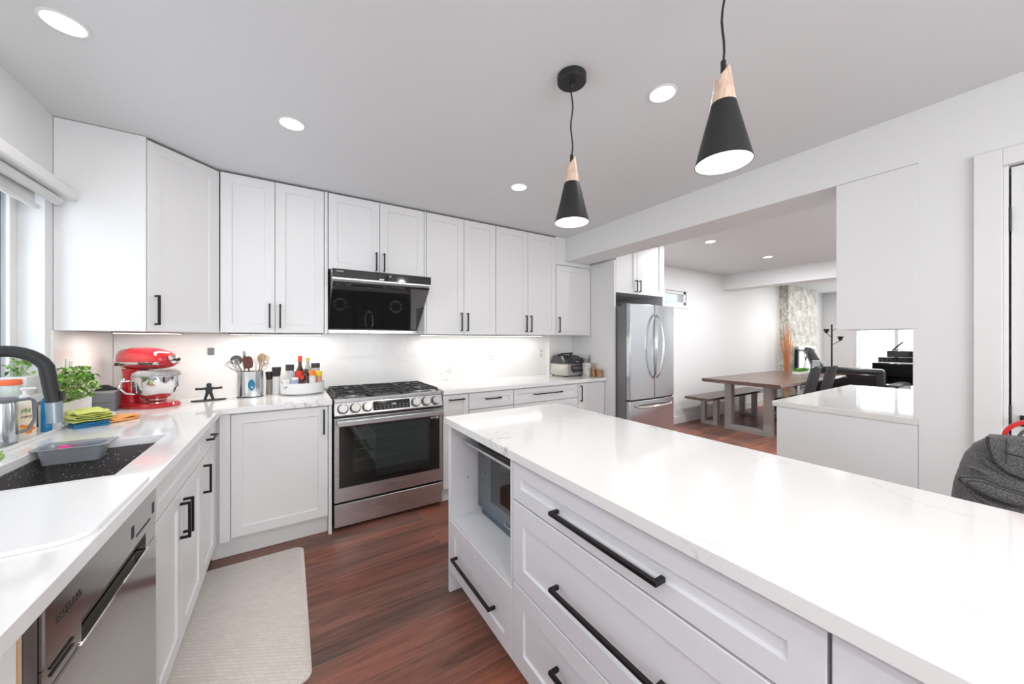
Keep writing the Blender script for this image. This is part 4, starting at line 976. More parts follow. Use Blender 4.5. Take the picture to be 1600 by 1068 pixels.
def utensil(kind, label, px, py, tx, ty, h, m, rz=0):
    """kind of head; foot at (px,py) in the crock, leaning towards (tx,ty)"""
    b = Vector((cx + px, cy + py, TZ + .016)); d = Vector((tx, ty, 1)).normalized(); e = b + d * h
    side = d.cross(Vector((0, 1, 0))).normalized(); fr = side.cross(d).normalized()
    names = {'whisk': ('whisk', 'whisk'), 'spoon': ('cooking_spoon', 'spoon'), 'ladle': ('ladle', 'ladle'), 'turner': ('spatula', 'spatula'), 'tongs': ('kitchen_tongs', 'tongs')}
    t = thing(names[kind][0], label, names[kind][1], tuple(b), 0, 'utensils in the steel holder')
    hl = {'whisk': .62, 'spoon': .78, 'ladle': .82, 'turner': .70, 'tongs': .96}[kind]
    p = lambda s, u_=0, w_=0: tuple(b + d * (h * s) + side * u_ + fr * w_)
    if kind == 'tongs':
        for s in (-1, 1):
            MB().tube([p(0, s * .012), p(.6, s * .012), p(1, s * .003)], .006, 8).build('arm', m, t, smooth=True)
        return t
    MB().tube([p(0), p(hl)], .0048, 8).build('handle', m, t, smooth=True)
    if kind == 'whisk':
        mm_ = MB()
        for k in range(5):
            a = PI * k / 5; L_ = []
            for q in range(13):
                f_ = q / 12; w2 = .030 * math.sin(PI * f_) ** .8 if f_ < .999 else 0
                L_.append(p(hl + (1 - hl) * (1 - abs(2 * f_ - 1)) ** .6, math.cos(a) * w2 * (1 if f_ < .5 else -1) if f_ != .5 else 0, math.sin(a) * w2 * (1 if f_ < .5 else -1) if f_ != .5 else 0))
            mm_.tube(L_, .0015, 5)
        mm_.build('wires', chrome, t, smooth=True)
    else:
        R_ = {'spoon': (.026, .036), 'ladle': (.036, .036), 'turner': (.030, .045)}[kind]; mm_ = MB(); n = 20; G = []
        for q in (0, 1):
            ring = []
            for k in range(n):
                a = 2 * PI * k / n; uu = R_[0] * math.copysign(abs(math.cos(a)) ** (.55 if kind == 'turner' else 1), math.cos(a)); ww = R_[1] * math.copysign(abs(math.sin(a)) ** (.55 if kind == 'turner' else 1), math.sin(a))
                ring.append(tuple(b + d * (h * hl + R_[1] * .9 + ww) + side * uu + fr * (-.002 + .004 * q)))
            G.append(ring)
        mm_.rings(G); mm_.build('head', m, t, smooth=True, bev=.001)
    return t
utensil('whisk', 'wire whisk leaning left, lowest of those in the steel holder', .048, .0, -.72, -.10, .300, chrome)
utensil('whisk', 'second wire whisk, upright left of centre in the steel holder', .030, -.008, -.50, -.10, .285, chrome)
utensil('ladle', 'dark round slotted spoon leaning left in the steel holder', .012, .015, -.38, .04, .285, mat('dark_nylon', (.08, .075, .07), .4))
utensil('tongs', 'steel tongs, tallest item at the left of the steel holder', .0, .01, -.12, .0, .32, steelv)
utensil('turner', 'brown turner leaning left of the wooden spoon in the steel holder', .012, -.01, -.10, -.12, .28, mat('brown_nylon', (.13, .045, .03), .4))
utensil('spoon', 'pale translucent ladle behind the brown turner', .02, .02, .06, .05, .28, mat('pale_plastic', (.75, .74, .72), .25))
utensil('spoon', 'wooden cooking spoon standing at the right of the steel holder', .020, .008, .18, .0, .30, spoonwood)
utensil('turner', 'light bamboo spatula beside the wooden spoon', .018, .014, .27, .03, .30, woodm('bamboo', (.55, .46, .36), (.72, .64, .53), (20, 20, 4)))
utensil('whisk', 'small wire whisk leaning out over the right rim of the steel holder', -.042, -.005, .62, -.06, .275, chrome)

# mills
def mill(label, x, y, h, r, bodym):
    t = thing('spice_mill', label, 'mill', (x, y, TZ), 0, None, world=False)
    lathe_part('body', [(r * .92, 0), (r * .95, .004), (r * .80, h * .66)], bodym, t, n=24)
    lathe_part('cap', [(r * .84, h * .665), (r * .86, h * .70), (r * 1.05, h * .97), (r * .98, h)], blackm, t, n=24)
mill('short pepper mill with a black cap right of the utensil holder', -.128, 3.245, .17, .024, mat('pepper', (.28, .25, .22), .25, coat=.5))
mill('tall salt mill with a wide black cap beside the round white tray', -.082, 3.205, .205, .029, mat('salt', (.72, .72, .72), .3, coat=.5))

# round white tray of bottles
tx, ty = .088, 3.175
t = thing('turntable_tray', 'round white turntable tray crowded with bottles left of the range', 'tray', (tx, ty, TZ), 0, world=False)
lathe_part('tray', [(.110, 0), (.110, .006), (.140, .008), (.147, .012), (.149, .088), (.1445, .088), (.142, .020), (.10, .018)], white, t, n=64)
m = MB(); m.tube([(-.118, -.092, .062), (-.110, -.102, .066), (-.098, -.114, .064)], .005, 8); m.tube([(-.118, -.092, .052), (-.108, -.105, .054), (-.098, -.114, .052)], .005, 8); m.build('handle', chrome, t, smooth=True)
BZ0 = TZ + .0215
def bottle(name, label, x, y, prof, bodym, cap, capm, lab=None, labm=None, group='condiments on the round white tray', cat='bottle'):
    t = thing(name, label, cat, (tx + x, ty + y, BZ0), 0, group, world=False)
    lathe_part('glass_body', prof, bodym, t, n=24)
    lathe_part('cap', cap, capm, t, n=20)
    if lab:
        r, z0, z1_ = lab; lathe_part('label', [(r, z0), (r + .0006, z0), (r + .0006, z1_), (r, z1_)], labm, t, n=24)
clearb = mat('pale_glass', (.72, .76, .76), .08, trans=.35); amber = mat('amber_oil', (.55, .30, .08), .1, trans=.3)
paper = mat('paper_label', (.80, .80, .80), .5); bluepaper = mat('blue_label', (.35, .42, .62), .5); dkcap = mat('dark_cap', (.05, .045, .05), .4)
bottle('sauce_bottle', 'clear bottle with white label and dark cap at the left of the round tray', -.098, -.050, [(.030, 0), (.030, .105), (.026, .125), (.012, .145), (.012, .160)], clearb, [(.014, .1605), (.014, .205)], dkcap, (.0302, .025, .095), paper)
bottle('sauce_bottle', 'bottle with a square dark cap behind the clear one', -.075, .020, [(.027, 0), (.027, .130), (.018, .155)], clearb, [(.019, .1555), (.019, .200)], dkcap, (.0272, .03, .10), paper)
bottle('spice_jar', 'small jar with a blue and white label at the front of the round tray', -.052, -.088, [(.024, 0), (.024, .085), (.022, .092)], clearb, [(.0235, .0925), (.0235, .108)], white, (.0242, .02, .085), bluepaper, cat='jar')
bottle('soy_sauce_bottle', 'tall dark soy sauce bottle with a red cap, tallest on the round tray', -.018, .010, [(.030, 0), (.031, .130), (.027, .150), (.013, .185), (.012, .222)], dkred, [(.0155, .2225), (.0155, .262), (.013, .266)], redp, (.0312, .035, .150), mat('red_label', (.75, .06, .04), .45))
bottle('sauce_bottle', 'squat dark bottle with a red cap and yellow label at the tray front', -.008, -.075, [(.026, 0), (.026, .075), (.014, .095)], dkred, [(.015, .0955), (.015, .118)], redp, (.0262, .02, .058), yellowp)
bottle('sauce_bottle', 'dark soy bottle half hidden behind the squat red-capped one', .022, -.040, [(.024, 0), (.024, .120), (.012, .145)], dkred, [(.013, .1455), (.013, .165)], dkcap)
bottle('oil_bottle', 'pale green glass oil bottle with a gold cap at the back of the tray', .035, .035, [(.027, 0), (.027, .150), (.012, .190), (.011, .225)], mat('green_glass', (.62, .72, .62), .08, trans=.4), [(.013, .2255), (.013, .250)], mat('gold_cap', (.65, .48, .12), .3, metal=.6))
bottle('spice_jar', 'jar with a wide black lid at the back right of the round tray', .088, .020, [(.030, 0), (.030, .160), (.028, .170)], clearb, [(.031, .1705), (.031, .205)], dkcap, cat='jar')
bottle('spice_jar', 'spice jar with an orange lid near the right front of the tray', .062, -.060, [(.023, 0), (.023, .110), (.021, .118)], mat('pale_spice', (.70, .66, .52), .3), [(.0235, .1185), (.0235, .140), (.015, .158)], mat('orange_lid', (.85, .22, .05), .4), (.0232, .03, .105), paper, cat='jar')
bottle('spice_jar', 'glass jar of reddish spice with a yellow lid at the tray right edge', .108, -.028, [(.023, 0), (.023, .100), (.021, .108)], mat('red_spice', (.60, .30, .20), .3), [(.0235, .1085), (.0245, .135), (.018, .145)], yellowp, cat='jar')

# counter top grill
t = thing('indoor_grill', 'countertop indoor grill with a dark domed lid at the right end of the worktop', 'grill', (2.700, 3.100, TZ), math.radians(10), world=False)
gw, gd = .150, .125
m = MB(); m.rings([rr(-gw + .01, gw - .01, -gd + .01, gd - .01, .03, .012), rr(-gw, gw, -gd, gd, .035, .03), rr(-gw, gw, -gd, gd, .035, .140)]); m.build('body', mat('grill_steel', (.62, .60, .56), .3, metal=.75), t, smooth=True)
m = MB(); m.rings([rr(-gw - .004, gw + .004, -gd - .006, gd, .035, .1405), rr(-gw, gw, -gd - .004, gd, .04, .18), rr(-gw + .02, gw - .02, -gd + .025, gd - .01, .045, .225), rr(-gw + .06, gw - .06, -gd + .07, gd - .03, .03, .240)]); m.build('lid', mat('grill_lid', (.055, .06, .06), .22, metal=.6), t, smooth=True)
m = MB(); m.rings([[(-.02, -gd - .010, .0), (.125, -gd - .010, .0)][0:0] or [(-.045, -gd - .0055, .045), (.110, -gd - .0055, .045), (.135, -gd - .0055, .075), (.135, -gd - .0055, .125), (-.075, -gd - .0055, .125), (-.075, -gd - .0055, .075)], [(-.040, -gd - .014, .050), (.105, -gd - .014, .050), (.128, -gd - .014, .078), (.128, -gd - .014, .120), (-.068, -gd - .014, .120), (-.068, -gd - .014, .078)]]); cp = m.build('control_panel', mat('panel_dark', (.03, .035, .045), .25), t)
m = MB()
for k in range(8):
    for j in range(2): m.box(-.050 + k * .021, -.036 + k * .021, -gd - .0148, -gd - .0141, .085 + j * .016, .089 + j * .016)
m.build('button_marks', mat('panel_marks', (.5, .52, .55), .5), cp)['kind'] = 'stuff'
lettering('NINJA', .018, mat('pale_print', (.7, .72, .75), .4), t, (.03, -gd - .0085, .165), (1, 0, 0), (0, .15, 1))
m = MB(); m.rings([[(-.06, -gd - .008, .135), (.14, -gd - .008, .135), (.14, -gd - .008, .200), (-.06, -gd - .002, .200)], [(-.055, -gd - .004, .135), (.135, -gd - .004, .135), (.12, -gd + .03, .215), (-.045, -gd + .03, .215)]]); m.build('lid_front', mat('lid_front', (.035, .035, .045), .25), t)
m = MB(); m.tube([(-gw + .035, .03, .238), (-gw + .05, -.02, .252), (.08, -.02, .256), (.10, .03, .240)], .009, 10); m.build('handle', blackm, t, smooth=True)
for sx_ in (-1, 1):
    for sy_ in (-1, 1): MB().lathe([(.012, 0), (.012, .0118)], (sx_ * .12, sy_ * .095, 0), 14).build('foot', blackm, t)
marble = mat('speckled_ceramic', (.8, .78, .76), .3)
vo = N(marble, 'ShaderNodeTexNoise', i_Scale=75.0, i_Detail=3.0); L(marble, coords(marble, (1, 1, 1.8)), vo.inputs[0])
L(marble, ramp(marble, vo.outputs[0], [(.40, (.14, .13, .13)), (.46, (.80, .78, .76))]), P(marble).inputs['Base Color'])
t = thing('ceramic_crock', 'white speckled ceramic crock of small utensils beside the indoor grill', 'crock', (2.872, 2.945, TZ), 0, world=False)
lathe_part('crock', [(.050, 0), (.052, .004), (.052, .150), (.048, .150), (.048, .02)], marble, t, n=36)
for lb, a, b_, h in (('short black scissors handle left in the speckled crock', -.3, .0, .175), ('black handled tool right of centre in the speckled crock', .15, .05, .165), ('thin wire tool standing tallest in the speckled crock', .30, .1, .205)):
    q = thing('crock_utensil', lb, 'utensil', (2.872 + a * .06, 2.945, TZ + .021), 0, 'utensils in the speckled crock', world=False)
    MB().tube([(0, 0, 0), (a * .12, b_ * .1, h - .02)], .0035, 6).build('handle', blackm, q, smooth=True)
    m = MB(); e = Vector((a * .12, b_ * .1, h - .02)); m.tube([tuple(e + Vector((.012 * math.cos(k * PI / 6 - PI / 2), 0, .013 + .013 * math.sin(k * PI / 6 - PI / 2)))) for k in range(12)], .0028, 6); m.build('loop', blackm, q, smooth=True)
spice = mat('amber_spice', (.33, .17, .07), .25, coat=.4)
for lb, x, y, h, r in (('taller amber jar of wooden picks between crock and end panel', 2.888, 2.850, .095, .031), ('short amber jar nearest the front at the right end of the worktop', 2.888, 2.770, .088, .034)):
    t = thing('amber_jar', lb, 'jar', (x, y, TZ), 0, 'amber jars beside the speckled crock', world=False)
    lathe_part('jar', [(r, 0), (r, h * .85), (r * .9, h * .9)], spice, t, n=28); lathe_part('rim', [(r * .92, h * .905), (r * .96, h), (r * .8, h)], mat('jar_rim', (.55, .45, .36), .3), t, n=28)
    if h > .09:
        for k in range(7): MB().tube([(.012 * math.cos(k), .012 * math.sin(k), h), (.022 * math.cos(k), .022 * math.sin(k), h + .045 + .008 * (k % 3))], .003, 5).build('wooden_pick', spoonwood, t, smooth=True)

# outlets
def outlet(label, x, y, z, m, n=(0, -1), w=.070, h=.115, slots=True):
    t = thing('wall_outlet', label, 'outlet', (x, y, z), math.atan2(n[1], n[0]) + PI / 2, None, world=False)
    MB().box(-w / 2, w / 2, -.006, 0, -h / 2, h / 2).build('plate', m, t, bev=.002)
    if slots:
        for s in (-1, 1): MB().box(-.016, .016, -.008, -.0061, s * .026 - .015, s * .026 + .015).build('socket', mat('socket_grey', (.6, .6, .6), .4), t, bev=.001)
outlet('white double outlet on the backsplash right of the range hood', 1.848, WB - .0125, 1.185, white)
outlet('white outlet on the backsplash behind the indoor grill', 2.520, WB - .0125, 1.185, white)
outlet('white outlet on the left wall backsplash behind the basil', WL + .0125, 2.80, 1.19, white, (1, 0))
outlet('small black square wall plug on the backsplash above the black figure', -.483, WB - .0125, 1.258, grey, (0, -1), .038, .052, False)

# ================================================================ FLOOR MAT
m = MB(); m.rings([rr(-.435, .078, 1.60, 2.655, .045, .0008, 8), rr(-.435, .078, 1.60, 2.655, .045, .008, 8), rr(-.423, .066, 1.612, 2.643, .038, .017, 8)])
tag(centre(m.build('floor_mat', matm, smooth=True)), 'beige woven pattern anti-fatigue mat on the dark wood floor', 'mat')

# ================================================================ BAG ON A STOOL
t = thing('bar_stool', 'low backless black stool behind the island under the bag', 'stool', (2.00, .03, 0), 0, world=False)
MB().box(-.15, .15, -.20, .20, .66, .70).build('seat', blackm, t, bev=.015, seg=3)
for a in (-1, 1):
    for b in (-1, 1): MB().tube([(a * .17, b * .20, .0), (a * .12, b * .15, .66)], .014, 8).build('leg', blackm, t, smooth=True)
t = thing('shoulder_bag', 'slouching charcoal grey fabric bag with piped pockets and a front flap', 'bag', (1.90, .05, .7015), -PI / 2, world=False)
# local x runs along the wall to the right of the photo, local y away from the kitchen
def bagring(z, xl_, xr_, d0, d1, n=72, p=3.4):
    out = []
    cx_, hx = (xl_ + xr_) / 2, (xr_ - xl_) / 2; cy_, hy = (d0 + d1) / 2, (d1 - d0) / 2
    for k in range(n):
        a = 2 * PI * k / n; c_, s_ = math.cos(a), math.sin(a)
        x = cx_ + hx * math.copysign(abs(c_) ** (2 / p), c_); y = cy_ + hy * math.copysign(abs(s_) ** (2 / p), s_)
        q = z * 52 + x * 26
        w = .007 * noise.noise(Vector((x * 9, y * 9, z * 12))) + .0045 * noise.noise(Vector((x * 7, y * 12, q)))
        out.append((x + w * c_ * .5, y + w * 1.2 * s_, z + .3 * w))
    return out
prof = [(.004, -.150, .15, .02, .17), (.02, -.168, .17, .008, .19), (.06, -.176, .175, .0, .20), (.11, -.174, .175, .0, .20), (.16, -.168, .172, .0, .195), (.21, -.156, .168, .004, .185), (.25, -.145, .16, .012, .175), (.287, -.129, .15, .025, .16), (.310, -.108, .14, .045, .14), (.322, -.085, .12, .07, .12)]
zz = []
for a, b in zip(prof, prof[1:]):
    for k in range(6): zz.append(tuple(a[i] + (b[i] - a[i]) * k / 6 for i in range(5)))
zz.append(prof[-1])
MB().rings([bagring(*q) for q in zz]).build('body', denim, t, smooth=True)
def smooth_poly(pts, n=8):
    out = []; N_ = len(pts)
    for i in range(N_):
        p0_, p1, p2, p3 = (Vector((*pts[(i + k - 1) % N_], 0)) for k in range(4))
        for j in range(n):
            q = j / n; v_ = .5 * ((2 * p1) + (-p0_ + p2) * q + (2 * p0_ - 5 * p1 + 4 * p2 - p3) * q * q + (-p0_ + 3 * p1 - 3 * p2 + p3) * q ** 3); out.append((v_.x, v_.y))
    return out
def bagpatch(name, pts, d, thick, back=.03, m=denim):
    cxp = sum(p[0] for p in pts) / len(pts); czp = sum(p[1] for p in pts) / len(pts)
    def Lp(s, dd): return [(cxp + (x - cxp) * s, dd, czp + (z - czp) * s) for x, z in pts]
    return MB().rings([Lp(1, d + back), Lp(1.0, d), Lp(.96, d - thick * .7), Lp(.85, d - thick), Lp(.4, d - thick * 1.3)]).build(name, m, t, smooth=True)
def loop(pts, d, s=1.0):
    cxp = sum(p[0] for p in pts) / len(pts); czp = sum(p[1] for p in pts) / len(pts)
    q = [(cxp + (x - cxp) * s, d, czp + (z - czp) * s) for x, z in pts]; return q + q[:1]
pipe = mat('piping', (.035, .035, .036), .55)
pocket = smooth_poly([(-.148, .181), (-.108, .193), (-.065, .180), (-.018, .172), (.012, .150), (-.005, .136), (-.045, .130), (-.085, .138), (-.125, .158)])
bagpatch('front_pocket', pocket, -.006, .010)
m = MB(); m.tube(loop(pocket, -.010), .0026, 6); m.tube(loop(pocket, -.0165, .80), .0014, 6); m.build('pocket_piping', pipe, t, smooth=True)
flap = [(-.092, .334), (-.092, .315), (-.088, .290), (-.082, .268), (-.072, .249), (-.055, .231), (-.025, .220), (.04, .208), (.15, .200), (.165, .25), (.16, .335), (.10, .345), (.0, .346)]
bagpatch('front_flap', flap, -.010, .010, .05)
m = MB(); m.tube([(x, -.014, z) for x, z in flap[:9]], .0030, 6); m.tube([(-.056, -.0235, .335), (-.056, -.0235, .262)], .0013, 6); m.tube([(-.056, -.0235, .292), (.0, -.0245, .284), (.14, -.024, .276)], .0018, 6); m.build('flap_piping', pipe, t, smooth=True)
for pts, r_ in ((((-.105, .262), (-.09, .243), (-.055, .214), (-.01, .203)), .011), (((-.128, .222), (-.105, .216), (-.085, .206), (-.05, .199)), .008), (((-.120, .135), (-.095, .118), (-.06, .108), (.02, .105)), .009)):
    MB().tube([(x, .008, z) for x, z in pts], r_, 10, [r_ * .5] + [r_] * (len(pts) - 2) + [r_ * .5]).build('fold', denim, t, smooth=True)
def band(pts, w_, th, name, m_):
    pts = [Vector(p) for p in pts]; Ls = []
    for i, p in enumerate(pts):
        tn = (pts[min(i + 1, len(pts) - 1)] - pts[max(i - 1, 0)]).normalized(); nr = Vector((-tn.z, 0, tn.x))
        Ls.append([tuple(p + nr * th + Vector((0, -w_, 0))), tuple(p + nr * th + Vector((0, w_, 0))), tuple(p - nr * th + Vector((0, w_, 0))), tuple(p - nr * th + Vector((0, -w_, 0)))])
    return MB().rings(Ls).build(name, m_, t, bev=.0015)
def arc(cx_, cz_, rx, rz_, y): return [(cx_ + rx * math.cos(PI - PI * k / 14), y, cz_ + rz_ * math.sin(PI * k / 14)) for k in range(15)]
band(arc(.012, .330, .076, .062, .06), .018, .0055, 'red_strap', fabric('red_webbing', (.72, .03, .03), 260, .6))['label'] = 'bright red strap'
band(arc(.015, .330, .052, .045, .045), .014, .004, 'grey_strap', mat('strap_grey', (.12, .12, .125), .6))

# ================================================================ DINING AREA
def live_slab(x0, x1, y0, y1, z0, z1, seed, name, parent):
    rnd = random.Random(seed); n = 24; m = MB(); O = []
    def wob(k): return .010 * noise.noise(Vector((k * .35, seed, 0)))
    P0 = [(x0 + (x1 - x0) * k / n, y0 + wob(k)) for k in range(n + 1)] + [(x1 - (x1 - x0) * k / n, y1 + wob(k + 40)) for k in range(n + 1)]
    ycm = (y0 + y1) / 2
    ins = lambda q, d: [(x, y + (d if y < ycm else -d)) for x, y in q]
    m.rings([[(x, y, z0) for x, y in ins(P0, .030)], [(x, y, z0 + (z1 - z0) * .35) for x, y in P0], [(x, y, z1 - .006) for x, y in ins(P0, .012)], [(x, y, z1) for x, y in ins(P0, .018)]])
    return m.build(name, tablem, parent, smooth=True)
def leg_frame(m, x, y0, y1, h, w, d):
    m.box(x, x + d, y0, y0 + w, 0, h); m.box(x, x + d, y1 - w, y1, 0, h); m.box(x, x + d, y0 + w, y1 - w, 0, w * .8); m.box(x, x + d, y0 + w, y1 - w, h - .02, h)
t = thing('dining_table', 'live edge dark walnut dining table on square metal loop legs', 'table', (6.45, 2.45, 0))
live_slab(5.25, 7.70, 1.945, 2.965, .715, .765, 3, 'tabletop', t)
for x in (5.58, 7.02):
    m = MB(); leg_frame(m, x, 2.19, 2.80, .714, .095, .10); m.build('leg', greywood, t, bev=.002)
t = thing('dining_bench', 'low live edge walnut bench on metal loop legs along the dining wall', 'bench', (6.3, 3.05, 0))
live_slab(5.28, 7.30, 2.86, 3.26, .415, .455, 9, 'seat', t)
for x in (5.62, 6.86):
    m = MB(); leg_frame(m, x, 2.93, 3.19, .414, .065, .08); m.build('leg', greywood, t, bev=.002)
def dchair(label, x, y, rz):
    t = thing('dining_chair', label, 'chair', (x, y, 0), rz, 'dining chairs at the walnut table', world=False)
    # faces local +y
    m = MB(); m.rings([rr(-.20, .20, -.19, .22, .09, .445), rr(-.23, .23, -.21, .24, .11, .462), rr(-.215, .215, -.20, .23, .10, .485)]); m.build('seat', leatherg, t, smooth=True, sub=1)
    L_ = []
    for k in range(9):
        q = k / 8; z = .46 + .50 * q; yb = -.19 - .10 * q; hw = .225 - .06 * q ** 2 + .0; th = .022
        ring = []
        for i in range(9):
            s = -1 + 2 * i / 8; ring.append((hw * s, yb + .060 * s * s, z))
        for i in range(9):
            s = 1 - 2 * i / 8; ring.append((hw * .97 * s, yb - th + .060 * s * s, z + .001))
        L_.append(ring)
    MB().rings(L_).build('backrest', leatherg, t, smooth=True)
    for a in (-1, 1):
        for b in (-1, 1): MB().tube([(a * .15, b * .15, .445), (a * .235, b * .235 + .01, .0)], .014, 8, [.016, .010]).build('leg', blackm, t, smooth=True)
    return t
dchair('dark grey leather dining chair nearest the peninsula', 6.10, 2.12, .10)
dchair('dark grey leather dining chair, second along the table side', 6.66, 2.10, .06)
t = thing('grass_planter', 'low white trough of bright green grass on the walnut table', 'plant', (7.28, 2.42, .7655), 0, world=False)
MB().box(-.20, .20, -.05, .05, 0, .045).build('trough', white, t, bev=.004)
rnd = random.Random(2); m = MB()
for k in range(900):
    x, y = rnd.uniform(-.195, .195), rnd.uniform(-.045, .045); h = rnd.uniform(.03, .065); dx, dy = rnd.uniform(-.015, .015), rnd.uniform(-.015, .015)
    w = .003; a = rnd.uniform(0, PI); ca, sa = w * math.cos(a), w * math.sin(a)
    m.bm.faces.new([m.bm.verts.new(p) for p in ((x - ca, y - sa, .045), (x + ca, y + sa, .045), (x + dx, y + dy, .045 + h))])
m.build('grass', mat('grass_green', (.10, .32, .04), .6), t)
# dried branches
t = thing('dried_branches', 'tall bundle of orange dried branches in the corner beside the stone chimney', 'decoration', (8.74, 3.14, 0), 0, world=False)
lathe_part('vase', [(.05, 0), (.06, .01), (.055, .20), (.045, .26)], mat('vase_clay', (.45, .30, .2), .5), t)
rnd = random.Random(12); m = MB()
for k in range(46):
    a = rnd.uniform(0, 2 * PI); r0 = rnd.uniform(0, .04); r1 = rnd.uniform(.02, .15); h = rnd.uniform(1.2, 1.70); b = a + rnd.uniform(-.5, .5)
    y1 = min(r1 * math.sin(b), .10)
    m.tube([(r0 * math.cos(a), r0 * math.sin(a), .27), (r0 * math.cos(a) * 1.4 + rnd.uniform(-.02, .02), r0 * math.sin(a) * 1.2, h * .5), (r1 * math.cos(b), y1, h)], .004, 4, [.005, .004, .002])
m.build('branches', mat('dried_orange', (.62, .26, .10), .8), t)['kind'] = 'stuff'
# fireplace
t = thing('fireplace', 'pale stacked stone chimney breast with a black framed fireplace', 'fireplace', (9.8, WB, 0))
MB().box(8.97, 10.58, 3.20, WB - .001, 0, DCEIL - .002).build('chimney', stonem, t)
m = MB()
m.box(9.28, 9.36, 3.14, 3.199, .30, 1.13); m.box(10.14, 10.22, 3.14, 3.199, .30, 1.13); m.box(9.36, 10.14, 3.14, 3.199, .30, .38)
m.build('surround', blackm, t)
MB().box(9.28, 10.22, 3.13, 3.199, 1.131, 1.19).build('mantel', steelh, t)
MB().box(9.40, 10.10, 3.17, 3.19, .40, 1.08).build('fire_glass', mat('fire_glass', (.25, .27, .28), .05, coat=1), t)

# ================================================================ LIVING AREA
t = thing('sofa', 'black tufted leather sofa seen from behind through the pass-through', 'sofa', (8.5, 2.0, 0))
MB().box(8.10, 8.95, 1.60, 2.50, .12, .42).build('seat', leather, t, bev=.03, seg=3)
MB().box(8.04, 8.24, 1.60, 2.50, .20, .86).build('backrest', leather, t, bev=.05, seg=4)
MB().box(8.10, 8.95, 1.44, 1.597, .12, .62).build('armrest', leather, t, bev=.04, seg=3)
m = MB(); m.box(8.030, 8.0395, 1.66, 2.44, .755, .770); m.box(8.030, 8.0395, 1.66, 1.675, .30, .755); m.build('chrome_trim', chrome, t)
for x in (8.12, 8.88):
    for y in (1.5, 2.45): MB().box(x - .02, x + .02, y - .02, y + .02, 0, .119).build('leg', chrome, t)
t = thing('grand_piano', 'glossy black piano with raised lid at the far window', 'piano', (10.2, 1.75, 0))
pl = smooth_poly([(9.80, 2.00), (9.80, 1.55), (9.80, 1.15), (10.35, 1.10), (10.75, 1.25), (10.85, 1.55), (10.60, 1.80), (10.35, 1.97), (10.1, 2.02)], 5)
MB().prismz(pl, .48, 1.00).build('case', blackg, t, bev=.008)
MB().box(9.78, 9.83, 1.18, 1.90, 1.001, 1.13).build('raised_top', blackg, t, bev=.012)
MB().box(9.56, 9.78, 1.22, 2.06, .66, .90).build('key_bed', blackg, t, bev=.02, seg=3)
MB().box(9.58, 9.74, 1.30, 1.98, .9005, .908).build('keyboard', white, t)
for x, y in ((9.75, 1.95), (9.75, 1.35), (10.6, 1.5)): MB().lathe([(.035, 0), (.045, .05), (.06, .55), (.07, .659)], (x, y, 0), 16).build('leg', blackg, t, smooth=True)
m = MB(); m.tube([(9.80, 1.83, 1.131), (9.83, 1.69, 1.30)], .014, 8); m.tube([(9.80, 1.83, 1.14), (9.84, 1.66, 1.15)], .008, 8); m.build('music_stand', blackm, t, smooth=True)
t = thing('floor_lamp', 'black multi-head reading floor lamp against the far wall', 'floor lamp', (9.9, 2.75, 0), 0, world=False)
lathe_part('base', [(.13, 0), (.13, .015), (.02, .03)], blackm, t)
MB().tube([(0, 0, .03), (0, 0, 1.67)], .016, 10).build('pole', blackm, t, smooth=True)
for (z, u_, v_, a) in ((1.58, .14, -.09, .05), (1.44, -.10, .06, .02), (1.28, .16, -.10, -.04)):
    m = MB(); m.tube([(0, 0, z - .05), (u_ * .6, v_ * .6, z), (u_, v_, z + .04)], .007, 6); ar = m.build('arm', blackm, t, smooth=True)
    m = MB(); m.lathe([(.02, -.02), (.03, .0), (.055, .07), (.05, .07), (.02, .0)], (u_, v_, z + .06), 20); m.build('lamp_shade', blackm, ar, smooth=True)
t = thing('reclining_armchair', 'tall black reclining armchair beyond the dining table', 'armchair', (9.40, 2.74, 0), .4, world=False)
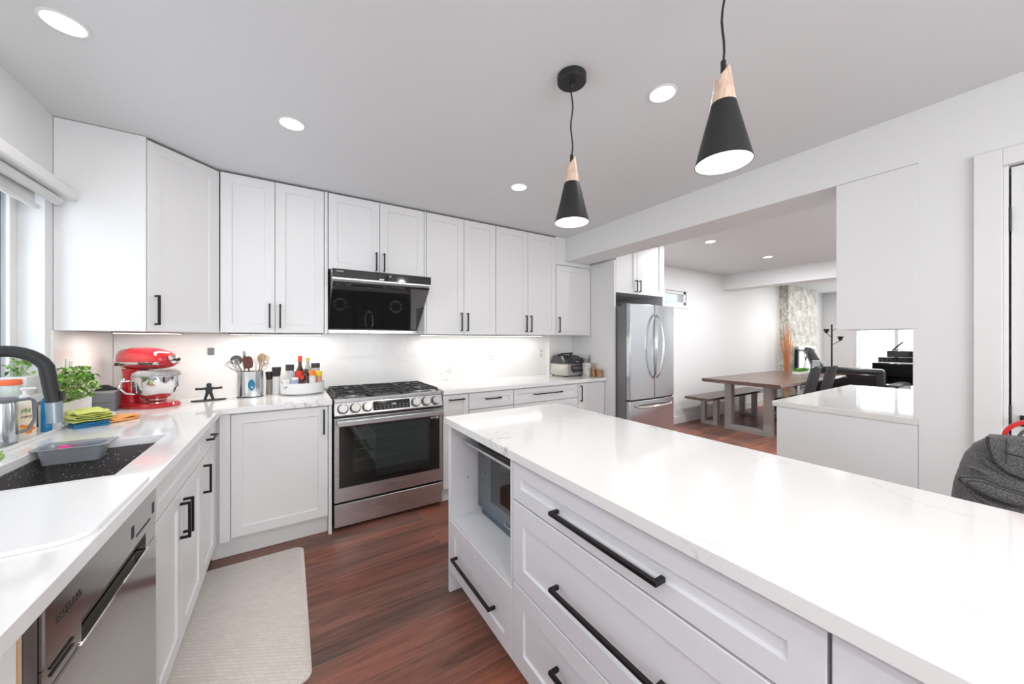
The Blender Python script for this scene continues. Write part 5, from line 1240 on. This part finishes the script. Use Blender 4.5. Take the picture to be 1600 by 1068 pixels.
m = MB(); m.rings([[(-.30, -.25, .40), (.30, -.25, .40), (.30, .0, .40), (-.30, .0, .40)], [(-.26, .02, .80), (.26, .02, .80), (.26, .20, .80), (-.26, .20, .80)], [(-.20, .20, 1.18), (.20, .20, 1.18), (.20, .32, 1.18), (-.20, .32, 1.18)]]); m.build('backrest', leatherg, t, bev=.04, seg=3)
MB().box(-.33, .33, -.50, .0, .08, .399).build('seat', leather, t, bev=.05, seg=3)
for s in (-1, 1): MB().box(s * .40 - .065, s * .40 + .065, -.45, .05, .0, .60).build('armrest', leatherg, t, bev=.04, seg=3)
t = thing('side_table', 'small white side table behind the dining chairs', 'table', (8.55, 2.68, 0), 0, world=False)
MB().box(-.20, .20, -.16, .16, .76, .79).build('tabletop', white, t, bev=.004)
for a in (-1, 1):
    for b in (-1, 1): MB().box(a * .18 - .015, a * .18 + .015, b * .14 - .015, b * .14 + .015, 0, .7595).build('leg', white, t)
t = thing('radio', 'pale grey box shaped radio standing on the side table', 'radio', (8.60, 2.62, .7905), .3, world=False)
MB().box(-.10, .10, -.06, .06, 0, .15).build('body', mat('radio_grey', (.35, .38, .40), .4), t, bev=.01)
MB().lathe([(.045, -.0605), (.045, -.066)], (-.03, 0, .075), 24, 'Y').build('speaker', blackm, t)
t = thing('twig_vase', 'thin dark twigs in a slim vase left of the radio', 'vase', (8.46, 2.74, .7905), 0, world=False)
lathe_part('vase', [(.03, 0), (.035, .05), (.018, .12), (.02, .14)], white, t)
rnd = random.Random(3); m = MB()
for k in range(7): m.tube([(0, 0, .12), (rnd.uniform(-.03, .03), rnd.uniform(-.03, .03), .25), (rnd.uniform(-.09, .09), rnd.uniform(-.06, .06), .36)], .004, 5)
m.build('twigs', mat('twig', (.10, .07, .05), .8), t, smooth=True)
t = thing('footstool', 'cream round cushioned footstool by the piano', 'stool', (8.55, 1.14, 0), 0, world=False)
lathe_part('cushion', [(.22, .40), (.26, .44), (.26, .52), (.20, .56)], mat('cream_cushion', (.62, .56, .47), .8), t)
for a in range(4): MB().tube([(.15 * math.cos(a * PI / 2 + .5), .15 * math.sin(a * PI / 2 + .5), .40), (.2 * math.cos(a * PI / 2 + .5), .2 * math.sin(a * PI / 2 + .5), 0)], .012, 8).build('leg', blackm, t, smooth=True)
